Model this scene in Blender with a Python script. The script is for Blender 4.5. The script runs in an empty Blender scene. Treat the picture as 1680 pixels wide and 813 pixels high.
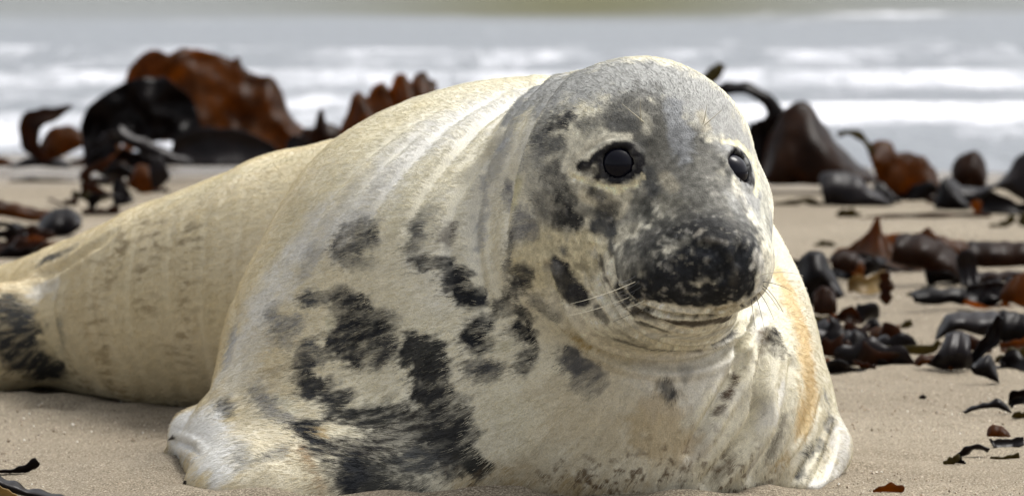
import bpy, math, random
import numpy as np
from mathutils import Vector

random.seed(7)
rng = np.random.default_rng(11)
scene = bpy.context.scene
COL = scene.collection
R = math.radians

# ------------------------------------------------------------------ camera
F = 7097.0            # focal length in pixels of the 1680 px wide photograph
CAMH = 0.615
PITCH = math.atan(526.5 / F)
cam_d = bpy.data.cameras.new('camera')
cam = bpy.data.objects.new('camera', cam_d)
COL.objects.link(cam)
cam.location = (0, 0, CAMH)
cam.rotation_euler = (math.pi / 2 - PITCH, 0, 0)
cam_d.sensor_width = 36.0
cam_d.lens = 36.0 * F / 1680.0
cam_d.clip_start = 0.1
cam_d.clip_end = 3000
cam_d.dof.use_dof = True
cam_d.dof.focus_distance = 4.50
cam_d.dof.aperture_fstop = 10.0
scene.camera = cam

# ------------------------------------------------------------------ world, sun, exposure
SUN_EL, SUN_AZ = 62.0, 30.0     # elevation; azimuth of the sun measured from +X towards +Y
w = bpy.data.worlds.new('World')
scene.world = w
w.use_nodes = True
wn, wl = w.node_tree.nodes, w.node_tree.links
sky = wn.new('ShaderNodeTexSky')
sky.sky_type = 'NISHITA'
sky.sun_disc = False
sky.sun_elevation = R(SUN_EL)
sky.sun_rotation = R(90.0 - SUN_AZ)
sky.air_density = 1.0
sky.dust_density = 6.0
sky.ozone_density = 1.0
hs = wn.new('ShaderNodeHueSaturation')
hs.inputs['Saturation'].default_value = 0.22      # thin overcast: the blue is mostly washed out
bg = wn['Background']
bg.inputs['Strength'].default_value = 0.15
wl.new(sky.outputs[0], hs.inputs['Color'])
wl.new(hs.outputs[0], bg.inputs['Color'])
sun_d = bpy.data.lights.new('sun', 'SUN')
sun_d.energy = 1.5
sun_d.angle = R(22)
sun_d.color = (1.0, 0.965, 0.90)
sun = bpy.data.objects.new('sun', sun_d)
COL.objects.link(sun)
sd_ = Vector((math.cos(R(SUN_AZ)) * math.cos(R(SUN_EL)), math.sin(R(SUN_AZ)) * math.cos(R(SUN_EL)), math.sin(R(SUN_EL))))
sun.rotation_euler = (-sd_).to_track_quat('-Z', 'Y').to_euler()
scene.view_settings.view_transform = 'Standard'
scene.view_settings.look = 'None'
scene.view_settings.exposure = 0.64
scene.view_settings.gamma = 1.0

# ------------------------------------------------------------------ helpers
_up = np.array([0, math.sin(PITCH), math.cos(PITCH)])
_fw = np.array([0, math.cos(PITCH), -math.sin(PITCH)])
CAMP = np.array([0, 0, CAMH])


def ray(px, py):
    d = _fw + np.array([1.0, 0, 0]) * (px - 840) / F + _up * (406.5 - py) / F
    return d / d[1]                      # per metre of ground distance Y


def P(px, py, Y):
    return CAMP + ray(px, py) * Y


def GY(py):
    """distance at which a ray through row py meets the flat sand"""
    r = ray(840, py)
    return CAMH / -r[2]


def tag(o, label=None, cat=None, group=None, kind=None):
    if label: o['label'] = label
    if cat: o['category'] = cat
    if group: o['group'] = group
    if kind: o['kind'] = kind
    return o


def empty(name, loc):
    o = bpy.data.objects.new(name, None)
    COL.objects.link(o)
    o.location = loc
    o.empty_display_size = 0.05
    return o


def mesh_obj(name, V, Fc, mat, parent=None, smooth=True, off=None):
    V = np.asarray(V, dtype=np.float64)
    if off is not None:
        V = V - np.asarray(off)
    me = bpy.data.meshes.new(name)
    Fc = np.asarray(Fc)
    n, k = Fc.shape
    me.vertices.add(len(V))
    me.vertices.foreach_set('co', V.astype(np.float32).ravel())
    me.loops.add(n * k)
    me.loops.foreach_set('vertex_index', Fc.astype(np.int32).ravel())
    me.polygons.add(n)
    me.polygons.foreach_set('loop_start', np.arange(0, n * k, k, dtype=np.int32))
    me.update(calc_edges=True)
    me.polygons.foreach_set('use_smooth', np.full(n, smooth))
    me.materials.append(mat)
    me.validate()
    o = bpy.data.objects.new(name, me)
    COL.objects.link(o)
    if parent: o.parent = parent
    return o


def _hash(ix, iy, iz, s):
    h = (ix.astype(np.int64) * 73856093) ^ (iy.astype(np.int64) * 19349663) ^ (iz.astype(np.int64) * 83492791) ^ (s * 2654435761)
    h &= 0xffffffff
    h = ((h ^ (h >> 15)) * 2246822519) & 0xffffffff
    h = ((h ^ (h >> 13)) * 3266489917) & 0xffffffff
    return ((h ^ (h >> 16)) & 0xffff) / 65535.0


def vnoise(p, s=0):
    p = np.asarray(p)
    i = np.floor(p).astype(np.int64)
    f = p - i
    f = f * f * (3 - 2 * f)
    out = 0
    for dx in (0, 1):
        for dy in (0, 1):
            for dz in (0, 1):
                wgt = (f[:, 0] if dx else 1 - f[:, 0]) * (f[:, 1] if dy else 1 - f[:, 1]) * (f[:, 2] if dz else 1 - f[:, 2])
                out = out + wgt * _hash(i[:, 0] + dx, i[:, 1] + dy, i[:, 2] + dz, s)
    return out * 2 - 1


def fbm(p, octv=3, s=0):
    a, o, t = 1.0, 0, 0
    for k in range(octv):
        o = o + a * vnoise(p * (2.03 ** k) + 17.3 * k, s + k)
        t += a
        a *= 0.5
    return o / t


def sstep(a, b, x):
    t = np.clip((x - a) / (b - a), 0, 1)
    return t * t * (3 - 2 * t)


# ------------------------------------------------------------------ materials
def new_mat(name):
    m = bpy.data.materials.new(name)
    m.use_nodes = True
    return m, m.node_tree.nodes, m.node_tree.links, m.node_tree.nodes['Principled BSDF']


def noise_node(N, L, scale, detail=4, rough=0.6, vec=None, dist=0.0):
    t = N.new('ShaderNodeTexNoise')
    t.inputs['Scale'].default_value = scale
    t.inputs['Detail'].default_value = detail
    t.inputs['Roughness'].default_value = rough
    t.inputs['Distortion'].default_value = dist
    if vec is not None: L.new(vec, t.inputs['Vector'])
    return t


def ramp(N, L, src, stops):
    r = N.new('ShaderNodeValToRGB')
    els = r.color_ramp.elements
    els[0].position, els[0].color = stops[0][0], (*stops[0][1], 1)
    els[1].position, els[1].color = stops[-1][0], (*stops[-1][1], 1)
    for p, c in stops[1:-1]:
        e = els.new(p); e.color = (*c, 1)
    L.new(src, r.inputs[0])
    return r


def bump(N, L, src, strength, dist, prev=None):
    b = N.new('ShaderNodeBump')
    b.inputs['Strength'].default_value = strength
    b.inputs['Distance'].default_value = dist
    L.new(src, b.inputs['Height'])
    if prev is not None: L.new(prev, b.inputs['Normal'])
    return b.outputs[0]


def mix(N, L, fac, a, b, mode='MIX'):
    m = N.new('ShaderNodeMix')
    m.data_type = 'RGBA'
    m.blend_type = mode
    if isinstance(fac, float): m.inputs[0].default_value = fac
    else: L.new(fac, m.inputs[0])
    for i, v in ((6, a), (7, b)):
        if isinstance(v, tuple): m.inputs[i].default_value = (*v, 1)
        else: L.new(v, m.inputs[i])
    return m.outputs[2]


def math_n(N, L, op, a, b=0.0, clamp=False):
    m = N.new('ShaderNodeMath')
    m.operation = op
    m.use_clamp = clamp
    for i, v in ((0, a), (1, b)):
        if isinstance(v, (int, float)): m.inputs[i].default_value = v
        else: L.new(v, m.inputs[i])
    return m.outputs[0]


def mat_sand():
    m, N, L, B = new_mat('sand')
    co = N.new('ShaderNodeTexCoord').outputs['Object']
    grain = noise_node(N, L, 420, 3, 0.8, co)
    c1 = ramp(N, L, grain.outputs[0], [(0.36, (0.07, 0.055, 0.038)), (0.5, (0.20, 0.168, 0.118)), (0.64, (0.44, 0.385, 0.30))])
    big = noise_node(N, L, 2.2, 5, 0.6, co)
    c2 = ramp(N, L, big.outputs[0], [(0.35, (0.80, 0.78, 0.76)), (0.65, (1.0, 1.0, 1.0))])
    vor = N.new('ShaderNodeTexVoronoi'); vor.inputs['Scale'].default_value = 130
    L.new(co, vor.inputs['Vector'])
    speck = ramp(N, L, vor.outputs['Distance'], [(0.10, (1, 1, 1)), (0.20, (0, 0, 0))])
    sc = ramp(N, L, vor.outputs['Color'], [(0.0, (0.05, 0.04, 0.03)), (0.35, (0.22, 0.13, 0.07)), (0.6, (0.38, 0.31, 0.22)), (1.0, (0.8, 0.76, 0.68))])
    base = mix(N, L, 1.0, c1.outputs[0], c2.outputs[0], 'MULTIPLY')
    base = mix(N, L, math_n(N, L, 'MULTIPLY', speck.outputs[0], 0.55), base, sc.outputs[0])
    sep = N.new('ShaderNodeSeparateXYZ'); L.new(co, sep.inputs[0])
    wn_ = noise_node(N, L, 0.8, 3, 0.5, co)
    edge = math_n(N, L, 'ADD', sep.outputs[1], math_n(N, L, 'MULTIPLY', wn_.outputs[0], 1.2))
    wet = ramp(N, L, math_n(N, L, 'DIVIDE', edge, 20.0), [(0.535, (0, 0, 0)), (0.565, (1, 1, 1))])
    base = mix(N, L, wet.outputs[0], base, (0.16, 0.135, 0.105))
    L.new(base, B.inputs['Base Color'])
    rr = math_n(N, L, 'SUBTRACT', 0.95, math_n(N, L, 'MULTIPLY', wet.outputs[0], 0.7))
    L.new(rr, B.inputs['Roughness'])
    B.inputs['Specular IOR Level'].default_value = 0.3
    med = noise_node(N, L, 38, 4, 0.6, co)
    n1 = bump(N, L, med.outputs[0], 0.55, 0.006)
    n2 = bump(N, L, grain.outputs[0], 0.6, 0.0016, n1)
    L.new(n2, B.inputs['Normal'])
    return m


def mat_sea():
    m, N, L, B = new_mat('sea_water')
    co = N.new('ShaderNodeTexCoord').outputs['Object']
    at = N.new('ShaderNodeAttribute'); at.attribute_name = 'foam'
    mp = N.new('ShaderNodeMapping'); mp.inputs['Scale'].default_value = (1.9, 0.55, 1.0)
    L.new(co, mp.inputs[0])
    n1 = noise_node(N, L, 1.1, 8, 0.62, mp.outputs[0], 0.6)
    n2 = noise_node(N, L, 6.0, 6, 0.6, mp.outputs[0], 0.4)
    s = math_n(N, L, 'ADD', math_n(N, L, 'MULTIPLY', n1.outputs[0], 1.25), math_n(N, L, 'MULTIPLY', n2.outputs[0], 0.40))
    s = math_n(N, L, 'ADD', s, at.outputs['Fac'])
    s = math_n(N, L, 'SUBTRACT', s, 0.37)
    fo = ramp(N, L, s, [(0.50, (0, 0, 0)), (0.98, (1, 1, 1))])
    at2 = N.new('ShaderNodeAttribute'); at2.attribute_name = 'murk'
    wc = mix(N, L, at2.outputs['Fac'], (0.19, 0.205, 0.225), (0.10, 0.098, 0.055))
    base = mix(N, L, fo.outputs[0], wc, (0.74, 0.75, 0.79))
    L.new(base, B.inputs['Base Color'])
    rr = math_n(N, L, 'ADD', 0.28, math_n(N, L, 'MULTIPLY', fo.outputs[0], 0.5))
    L.new(rr, B.inputs['Roughness'])
    B.inputs['IOR'].default_value = 1.33
    B.inputs['Specular IOR Level'].default_value = 0.16
    nb = bump(N, L, n2.outputs[0], 0.7, 0.05)
    nb = bump(N, L, fo.outputs[0], 0.6, 0.03, nb)
    L.new(nb, B.inputs['Normal'])
    # silt and air stirred into the surf scatter light straight back, most of all in the brown swell
    D = N.new('ShaderNodeBsdfDiffuse')
    L.new(base, D.inputs['Color']); L.new(nb, D.inputs['Normal'])
    ms = N.new('ShaderNodeMixShader')
    L.new(math_n(N, L, 'ADD', 0.25, math_n(N, L, 'MULTIPLY', at2.outputs['Fac'], 0.55)), ms.inputs[0])
    L.new(B.outputs[0], ms.inputs[1]); L.new(D.outputs[0], ms.inputs[2])
    L.new(ms.outputs[0], N['Material Output'].inputs['Surface'])
    return m


def mat_kelp(name, base, trans, tfac, rough, spec=0.5):
    m, N, L, B = new_mat(name)
    co = N.new('ShaderNodeTexCoord').outputs['Object']
    n = noise_node(N, L, 14, 5, 0.65, co)
    n2 = noise_node(N, L, 90, 3, 0.6, co)
    nl = noise_node(N, L, 5, 3, 0.6, co, 0.8)
    nm = math_n(N, L, 'ADD', math_n(N, L, 'MULTIPLY', n.outputs[0], 0.45), math_n(N, L, 'MULTIPLY', nl.outputs[0], 0.55))
    v = ramp(N, L, nm, [(0.36, (0.30, 0.26, 0.26)), (0.5, (0.75, 0.72, 0.70)), (0.66, (1.35, 1.3, 1.15))])
    B.inputs['Roughness'].default_value = rough
    B.inputs['Specular IOR Level'].default_value = spec
    L.new(mix(N, L, 1.0, base, v.outputs[0], 'MULTIPLY'), B.inputs['Base Color'])
    nb = bump(N, L, n.outputs[0], 0.25, 0.006)
    nb = bump(N, L, n2.outputs[0], 0.25, 0.002, nb)
    L.new(nb, B.inputs['Normal'])
    T = N.new('ShaderNodeBsdfTranslucent')
    L.new(mix(N, L, 1.0, trans, v.outputs[0], 'MULTIPLY'), T.inputs['Color'])
    ms = N.new('ShaderNodeMixShader')
    ms.inputs[0].default_value = tfac
    L.new(B.outputs[0], ms.inputs[1]); L.new(T.outputs[0], ms.inputs[2])
    L.new(ms.outputs[0], N['Material Output'].inputs['Surface'])
    return m


M_SAND, M_SEA = mat_sand(), mat_sea()
KM = {
    'amber': mat_kelp('amber_kelp', (0.050, 0.021, 0.004), (0.60, 0.28, 0.028), 0.52, 0.36, 0.09),
    'brown': mat_kelp('brown_kelp', (0.020, 0.009, 0.004), (0.34, 0.14, 0.02), 0.32, 0.33, 0.07),
    'dark': mat_kelp('dark_kelp', (0.005, 0.0035, 0.0035), (0.18, 0.07, 0.02), 0.14, 0.33, 0.08),
    'grey': mat_kelp('grey_kelp', (0.011, 0.008, 0.009), (0.22, 0.11, 0.04), 0.16, 0.34, 0.15),
    'olive': mat_kelp('olive_kelp', (0.05, 0.042, 0.010), (0.35, 0.26, 0.04), 0.30, 0.5, 0.15),
    'straw': mat_kelp('straw_kelp', (0.30, 0.21, 0.08), (0.5, 0.35, 0.12), 0.35, 0.5, 0.2),
}

# ------------------------------------------------------------------ the seal: one continuous body
# signed distance field made of swelling muscle and blubber masses, surfaced, then folded
def rotm(ax, ang):
    c, s = math.cos(ang), math.sin(ang)
    if ax == 'x': return np.array([[1, 0, 0], [0, c, -s], [0, s, c]])
    if ax == 'y': return np.array([[c, 0, s], [0, 1, 0], [-s, 0, c]])
    return np.array([[c, -s, 0], [s, c, 0], [0, 0, 1]])


def ELL(px, py, Y, r, rz=0.0, rx=0.0, ry=0.0, k=0.05, sub=False):
    M = rotm('z', R(rz)) @ rotm('x', R(rx)) @ rotm('y', R(ry))
    return ('e', P(px, py, Y), np.array(r, float), M, k)


def CON(a, b, ra, rb, k=0.05, flat=1.0):
    return ('c', P(*a), P(*b), ra, rb, k)


def prim(q, p):
    if q[0] == 'e':
        d = (p - q[1]) @ q[3]
        k0 = np.sqrt(((d / q[2]) ** 2).sum(1))
        k1 = np.sqrt(((d / q[2] ** 2) ** 2).sum(1)) + 1e-9
        return k0 * (k0 - 1) / k1
    a, b, ra, rb = q[1:5]
    ba = b - a
    h = np.clip(((p - a) @ ba) / (ba @ ba), 0, 1)
    d = p - a - h[:, None] * ba
    return np.sqrt((d * d).sum(1)) - (ra + (rb - ra) * h)


def smin(a, b, k):
    h = np.maximum(k - np.abs(a - b), 0) / k
    return np.minimum(a, b) - h * h * k * 0.25


def smax(a, b, k):
    return -smin(-a, -b, k)


BODY = [
    # great chest and shoulders
    ELL(856, 425, 5.00, (0.292, 0.31, 0.206), k=0.05),
    ELL(868, 690, 4.98, (0.330, 0.34, 0.260), k=0.08),
    ELL(990, 660, 4.80, (0.235, 0.21, 0.20), k=0.06),
    ELL(575, 620, 4.97, (0.152, 0.19, 0.172), k=0.06),         # near shoulder
    ELL(1235, 640, 4.92, (0.070, 0.14, 0.16), k=0.06),         # far shoulder
    # trunk tapering to the hips
    CON((700, 450, 5.30), (500, 465, 5.44), 0.190, 0.168, k=0.04),
    CON((500, 465, 5.44), (290, 503, 5.62), 0.168, 0.139, k=0.008),
    CON((290, 503, 5.62), (140, 527, 5.80), 0.139, 0.110, k=0.008),
    CON((140, 527, 5.80), (0, 540, 5.96), 0.110, 0.082, k=0.008),
    CON((0, 540, 5.96), (-190, 580, 6.10), 0.082, 0.055, k=0.008),
    CON((95, 540, 5.70), (-40, 560, 5.70), 0.068, 0.074, k=0.02),   # near hind quarter
    CON((-40, 560, 5.70), (-230, 590, 5.80), 0.074, 0.045, k=0.01),
    # hind flippers
    ELL(-330, 590, 5.90, (0.14, 0.06, 0.035), rz=-20, k=0.04),
    ELL(-330, 560, 6.15, (0.14, 0.06, 0.035), rz=-35, k=0.04),
    # neck
    CON((1000, 330, 4.80), (920, 420, 4.98), 0.125, 0.20, k=0.05),
    ELL(965, 342, 4.75, (0.120, 0.13, 0.152), k=0.03),
    ELL(990, 500, 4.78, (0.150, 0.15, 0.110), k=0.06),
    # fore flippers
    CON((560, 745, 4.84), (410, 755, 4.84), 0.085, 0.068, k=0.09),
    CON((410, 755, 4.84), (333, 728, 4.94), 0.066, 0.038, k=0.03),
    ELL(324, 708, 4.93, (0.028, 0.034, 0.025), k=0.018),
    ELL(300, 753, 4.95, (0.024, 0.030, 0.020), rz=20, k=0.012),
    ELL(430, 805, 4.72, (0.085, 0.12, 0.06), k=0.06),
    ELL(600, 800, 4.72, (0.15, 0.13, 0.07), k=0.06),
    CON((1300, 690, 4.86), (1352, 735, 4.85), 0.040, 0.022, k=0.05),
    CON((1352, 735, 4.85), (1310, 860, 4.72), 0.022, 0.030, k=0.03),
]
HEAD = [
    ELL(1060, 252, 4.66, (0.107, 0.118, 0.103), rz=0, rx=0, ry=14, k=0.03),       # braincase
    ELL(1010, 300, 4.66, (0.112, 0.126, 0.118), k=0.03),
    ELL(1160, 330, 4.63, (0.059, 0.085, 0.096), ry=-10, k=0.03),    # far cheek
    ELL(960, 430, 4.67, (0.085, 0.10, 0.085), k=0.03),             # near cheek
    CON((1115, 240, 4.62), (1165, 405, 4.505), 0.066, 0.046, k=0.03),   # bridge of the nose
    CON((1010, 360, 4.62), (1110, 440, 4.54), 0.078, 0.055, k=0.04),   # under the near eye
    CON((1195, 340, 4.61), (1212, 420, 4.53), 0.044, 0.034, k=0.03),   # under the far eye
    ELL(1110, 448, 4.51, (0.058, 0.054, 0.042), rz=-20, k=0.04),   # near whisker pad
    ELL(1203, 440, 4.50, (0.037, 0.050, 0.042), rz=-20, k=0.02),   # far whisker pad
    ELL(1180, 422, 4.478, (0.030, 0.030, 0.030), rz=-20, k=0.02),   # nose pad
    CON((930, 420, 4.64), (1075, 452, 4.555), 0.072, 0.050, k=0.03),
    ELL(1105, 497, 4.55, (0.068, 0.070, 0.038), rz=-20, ry=-3, k=0.012),    # lower jaw
    ELL(1055, 500, 4.63, (0.102, 0.10, 0.052), ry=3, k=0.03),              # throat roll
]


def base_sdf(p):
    d = prim(BODY[0], p)
    for q in BODY[1:]:
        d = smin(d, prim(q, p), q[-1])
    h = prim(HEAD[0], p)
    for q in HEAD[1:]:
        h = smin(h, prim(q, p), q[-1])
    d = smin(d, h, 0.028)
    return smax(d, -(p[:, 2] + 0.006), 0.015)


def grad(f, p, e=1.5e-3):
    g = np.zeros_like(p)
    for s in ((1, -1, -1), (-1, -1, 1), (-1, 1, -1), (1, 1, 1)):
        s = np.array(s, float)
        g += f(p + s * e)[:, None] * s
    return g / (4 * e)


def surf(px, py, f=base_sdf):
    """where the line of sight through a spot of the photograph first meets the body"""
    pts = np.atleast_2d(np.array([ray(a, b) for a, b in zip(np.atleast_1d(px), np.atleast_1d(py))]))
    L = np.linalg.norm(pts, axis=1)
    t = np.full(len(pts), 4.1)
    best = t.copy(); bd = np.full(len(pts), 9.0)
    for _ in range(90):
        d = f(CAMP + pts * t[:, None])
        b = np.abs(d) < bd
        best[b] = t[b]; bd[b] = np.abs(d)[b]
        t = np.minimum(t + np.where(d > 3e-4, d * 0.8, 0) / L, 6.6)
    return CAMP + pts * best[:, None]



# ------------------------------------------------------------------ setting: beach and sea
def build_beach():
    ys = np.concatenate([-np.geomspace(600, 3.2, 24), np.arange(-3, 4.2, 0.25), np.arange(4.2, 7.0, 0.018), np.arange(7.0, 13, 0.06), np.geomspace(13, 900, 40)])
    xs = np.concatenate([-np.geomspace(500, 1.3, 40), np.arange(-1.25, 1.25, 0.018), np.geomspace(1.3, 500, 40)])
    X, Y = np.meshgrid(xs, ys)
    p = np.stack([X.ravel(), Y.ravel(), np.zeros(X.size)], 1)
    near = sstep(8.5, 6.5, p[:, 1]) * sstep(2.0, 1.2, np.abs(p[:, 0]))
    z = 0.012 * fbm(p * 1.3, 3, 3) * sstep(11, 8, p[:, 1])
    z += near * (0.010 * vnoise(p * np.array([2.6, 1.6, 1]), 6) + 0.006 * fbm(p * 7, 3, 5) + 0.0032 * fbm(p * 30, 2, 8) + 0.0012 * vnoise(p * 62, 9))
    # sand shoved up round the animal where it hauled itself along
    m = np.flatnonzero(near > 0.01)
    dd = base_sdf(p[m] + np.array([0, 0, 0.01]))
    z[m] += (0.012 * np.exp(-((dd - 0.02) / 0.028) ** 2) + 0.006 * np.exp(-((dd - 0.09) / 0.035) ** 2)) * (0.7 + 0.8 * vnoise(p[m] * 15, 12))
    shore = 11.0 - 0.28 * p[:, 0] + 0.15 * vnoise(p * 1.7, 2)
    z -= np.clip(p[:, 1] - shore, 0, 60) * 0.035 * sstep(0, 1.0, p[:, 1] - shore)
    p[:, 2] = z
    ny, nx = X.shape
    i = np.arange(ny * nx).reshape(ny, nx)
    Fc = np.stack([i[:-1, :-1], i[:-1, 1:], i[1:, 1:], i[1:, :-1]], -1).reshape(-1, 4)
    tag(mesh_obj('beach', p, Fc, M_SAND), kind='structure')


def bell(x, c, wd):
    return np.exp(-((x - c) / wd) ** 2)


def build_sea():
    ys = np.concatenate([np.arange(9.8, 24, 0.05), np.arange(24, 60, 0.16), np.geomspace(60, 1500, 50)])
    xs = np.concatenate([-np.geomspace(900, 5.2, 30), np.arange(-5, 5, 0.06), np.geomspace(5.2, 900, 30)])
    X, Y = np.meshgrid(xs, ys)
    x, y = X.ravel(), Y.ravel()
    p = np.stack([x, y, np.zeros(x.size)], 1)
    q = p * np.array([0.35, 1.0, 1.0])
    wob = 0.35 * vnoise(np.stack([x * 0.8, y * 0.2, 0 * x], 1), 4)
    z = -0.018 + 0.010 * fbm(q * 2.2, 3, 21) * sstep(10.5, 13, y) + 0.03 * fbm(q * 0.8, 2, 22) * sstep(13, 20, y)
    foam = np.full(x.size, -0.10)
    # spent foam along the wash, the broken wave to the right, and lines of surf farther out
    foam += 0.10 * bell(y, 11.6, 0.7)
    rt = sstep(0.1, 1.1, x)
    foam += 0.62 * bell(y + wob * 0.4, 14.3 + 0.05 * x, 0.42) * (0.25 + 0.75 * rt)
    z += 0.045 * bell(y + wob * 0.4, 14.4 + 0.05 * x, 0.30) * (0.2 + 0.8 * rt)
    lf = sstep(0.6, -1.2, x)
    foam += 0.45 * bell(y + wob, 13.1, 0.8) * lf
    foam += 0.30 * bell(y + wob, 15.2, 0.9) * (0.5 + 0.5 * lf)
    foam += 0.36 * bell(y + wob * 1.5, 18.0, 1.0)
    foam += 0.22 * bell(y + wob * 2, 21.5, 1.0)
    foam *= 0.85
    foam += 0.08 * sstep(12, 14, y)
    z += 0.03 * bell(y + wob, 18.2, 0.4) + 0.03 * bell(y + wob, 21.7, 0.5)
    foam -= 0.10 * bell(y, 26, 3.0)
    z += 0.16 * bell(y + wob * 2, 35.5, 1.3)
    foam -= 0.25 * sstep(29, 34, y)
    foam += 0.26 * bell(y + wob * 2, 31, 1.2) * sstep(1.0, 2.5, x)
    murk = sstep(28.5, 33, y + wob * 3) * (0.35 + 0.65 * bell(x, 0.6, 1.9))
    p[:, 2] = z
    ny, nx = X.shape
    i = np.arange(ny * nx).reshape(ny, nx)
    Fc = np.stack([i[:-1, :-1], i[:-1, 1:], i[1:, 1:], i[1:, :-1]], -1).reshape(-1, 4)
    o = mesh_obj('sea', p, Fc, M_SEA)
    for nm, a in (('foam', foam), ('murk', murk)):
        at = o.data.attributes.new(nm, 'FLOAT', 'POINT')
        at.data.foreach_set('value', a.astype(np.float32))
    tag(o, kind='structure')




build_beach()
build_sea()

# ------------------------------------------------------------------ kelp
def resample(pts, n):
    pts = np.asarray(pts, float)
    # Catmull-Rom through the points, then evenly by length
    q = np.vstack([2 * pts[0] - pts[1], pts, 2 * pts[-1] - pts[-2]])
    out = []
    for i in range(1, len(q) - 2):
        for t in np.linspace(0, 1, 8, endpoint=False):
            a, b, c, d = q[i - 1], q[i], q[i + 1], q[i + 2]
            out.append(0.5 * ((2 * b) + (c - a) * t + (2 * a - 5 * b + 4 * c - d) * t * t + (3 * b - a - 3 * c + d) * t ** 3))
    out.append(pts[-1])
    out = np.array(out)
    s = np.r_[0, np.cumsum(np.linalg.norm(np.diff(out, axis=0), axis=1))]
    u = np.linspace(0, s[-1], n)
    return np.stack([np.interp(u, s, out[:, k]) for k in range(out.shape[1])], 1)


def sheet(name, G, mat, label=None, group=None, parent=None, thick=0.0016, cat='kelp'):
    """G: (nu, nv, 3) grid of world points -> closed sheet with real thickness"""
    nu, nv, _ = G.shape
    du = np.gradient(G, axis=0); dv = np.gradient(G, axis=1)
    n = np.cross(du, dv)
    n /= np.linalg.norm(n, axis=2, keepdims=True) + 1e-9
    A = (G + n * thick / 2).reshape(-1, 3); Bt = (G - n * thick / 2).reshape(-1, 3)
    i = np.arange(nu * nv).reshape(nu, nv)
    f = np.stack([i[:-1, :-1], i[:-1, 1:], i[1:, 1:], i[1:, :-1]], -1).reshape(-1, 4)
    f2 = f[:, ::-1] + nu * nv
    loop = np.r_[i[0, :-1], i[:-1, -1], i[-1, :0:-1], i[:0:-1, 0]]
    nx = np.roll(loop, -1)
    side = np.stack([nx, loop, loop + nu * nv, nx + nu * nv], -1)
    V = np.vstack([A, Bt])
    c = V.mean(0); c[2] = V[:, 2].min()
    o = mesh_obj(name, V, np.vstack([f, f2, side]), mat, parent, off=c)
    o.location = c
    if label: tag(o, label, cat, group)
    return o


rngk = np.random.default_rng(5)


def loft(mat, A, B, Y0=None, bulge=0.05, ruffle=0.004, depth=(0, 0), label=None, group=None, nu=28, nv=12, name='kelp_frond', seed=0, cat='kelp', fl=14.0):
    """blade between two edges given as (px, py[, depth offset]) rows; its own distance, curvature and thickness"""
    def lift(E):
        E = [(e[0], e[1], e[2] if len(e) > 2 else 0.0) for e in E]
        E = resample(E, nu)
        return E
    a, b = lift(A), lift(B)
    Yg = GY(max(a[:, 1].max(), b[:, 1].max())) - 0.02
    Y0 = Yg if Y0 is None else min(Y0, Yg)
    G = np.zeros((nu, nv, 3))
    for j in range(nv):
        t = j / (nv - 1)
        r = a * (1 - t) + b * t
        dd = depth[0] * (1 - t) + depth[1] * t - 0.30 * bulge * math.sin(math.pi * t) * (1 if seed % 3 else -1.3) + 0.55 * abs(bulge) * (1 - t) ** 1.5
        for i in range(nu):
            G[i, j] = P(r[i, 0], r[i, 1], Y0 + r[i, 2] + dd)
    # torn, lobed free edge and a sharp crease or two across the blade
    e1 = np.array([0.5 * math.sin(i * 0.9 + seed) + rngk.random() - 0.5 for i in range(nu)])
    e1 = np.convolve(e1, [0.25, 0.5, 0.25], 'same')
    e2 = np.convolve(rngk.random(nu + 8) - 0.5, np.ones(9) / 4, 'valid')
    ks = min(1.0, np.linalg.norm(G[-1, 0] - G[0, 0]) / 0.16)
    for j in range(nv):
        t = j / (nv - 1)
        G[:, j, 2] += ks * 0.0045 * e1 * (1 - t) ** 3
        G[:, j, 1] += ks * 0.006 * e2 * (1 - t) ** 2 + 0.30 * bulge * np.abs(((np.linspace(0, 2.3, nu) + 0.4 * t + seed * 0.37) % 1.0) - 0.5)
    flat = G.reshape(-1, 3)
    k = vnoise(flat * fl + seed * 3.1, seed) + 0.6 * vnoise(flat * fl * 2.3 + seed, seed + 5)
    k = k.reshape(nu, nv)
    G[:, :, 1] += ruffle * 2.2 * k
    G[:, :, 2] += ruffle * 0.5 * np.roll(k, 3, 0)
    G[:, :, 2] = np.maximum(G[:, :, 2], 0.002)
    return sheet(name, G, KM[mat], label, group, cat=cat)


def strap(mat, pts, wd, Y0=None, twist=1.0, label=None, group=None, name='kelp_frond', nu=30, seed=0, thick=0.0018, cat='kelp'):
    """long ribbon along (px, py[, depth offset]) with width wd (m), slowly twisting, lying where it rests"""
    E = [(e[0], e[1], e[2] if len(e) > 2 else 0.0) for e in pts]
    E = resample(E, nu)
    Yg = GY(E[:, 1].max()) - 0.01
    Y0 = Yg if Y0 is None else min(Y0, Yg)
    C = np.array([P(e[0], e[1], Y0 + e[2]) for e in E])
    T = np.gradient(C, axis=0); T /= np.linalg.norm(T, axis=1, keepdims=True)
    G = np.zeros((nu, 5, 3))
    for i in range(nu):
        u = i / (nu - 1)
        ang = twist * math.sin(3.0 * u + seed) + 0.95
        s0 = np.cross(T[i], [0, 0, 1.0]); s0 /= np.linalg.norm(s0) + 1e-6
        s1 = np.cross(s0, T[i])
        s = s0 * math.cos(ang) + s1 * math.sin(ang)
        n = np.cross(T[i], s)
        ww = wd * 1.4 * (0.25 + 0.75 * math.sin(math.pi * (0.06 + 0.88 * u)) ** 0.6) * (1 + 0.25 * math.sin(u * 17 + seed))
        for j in range(5):
            t = j / 4 - 0.5
            G[i, j] = C[i] + s * ww * t + n * ww * 0.12 * (1 - 4 * t * t)
    G[:, :, 2] = np.maximum(G[:, :, 2], 0.002)
    return sheet(name, G, KM[mat], label, group, thick=thick, cat=cat)

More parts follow.
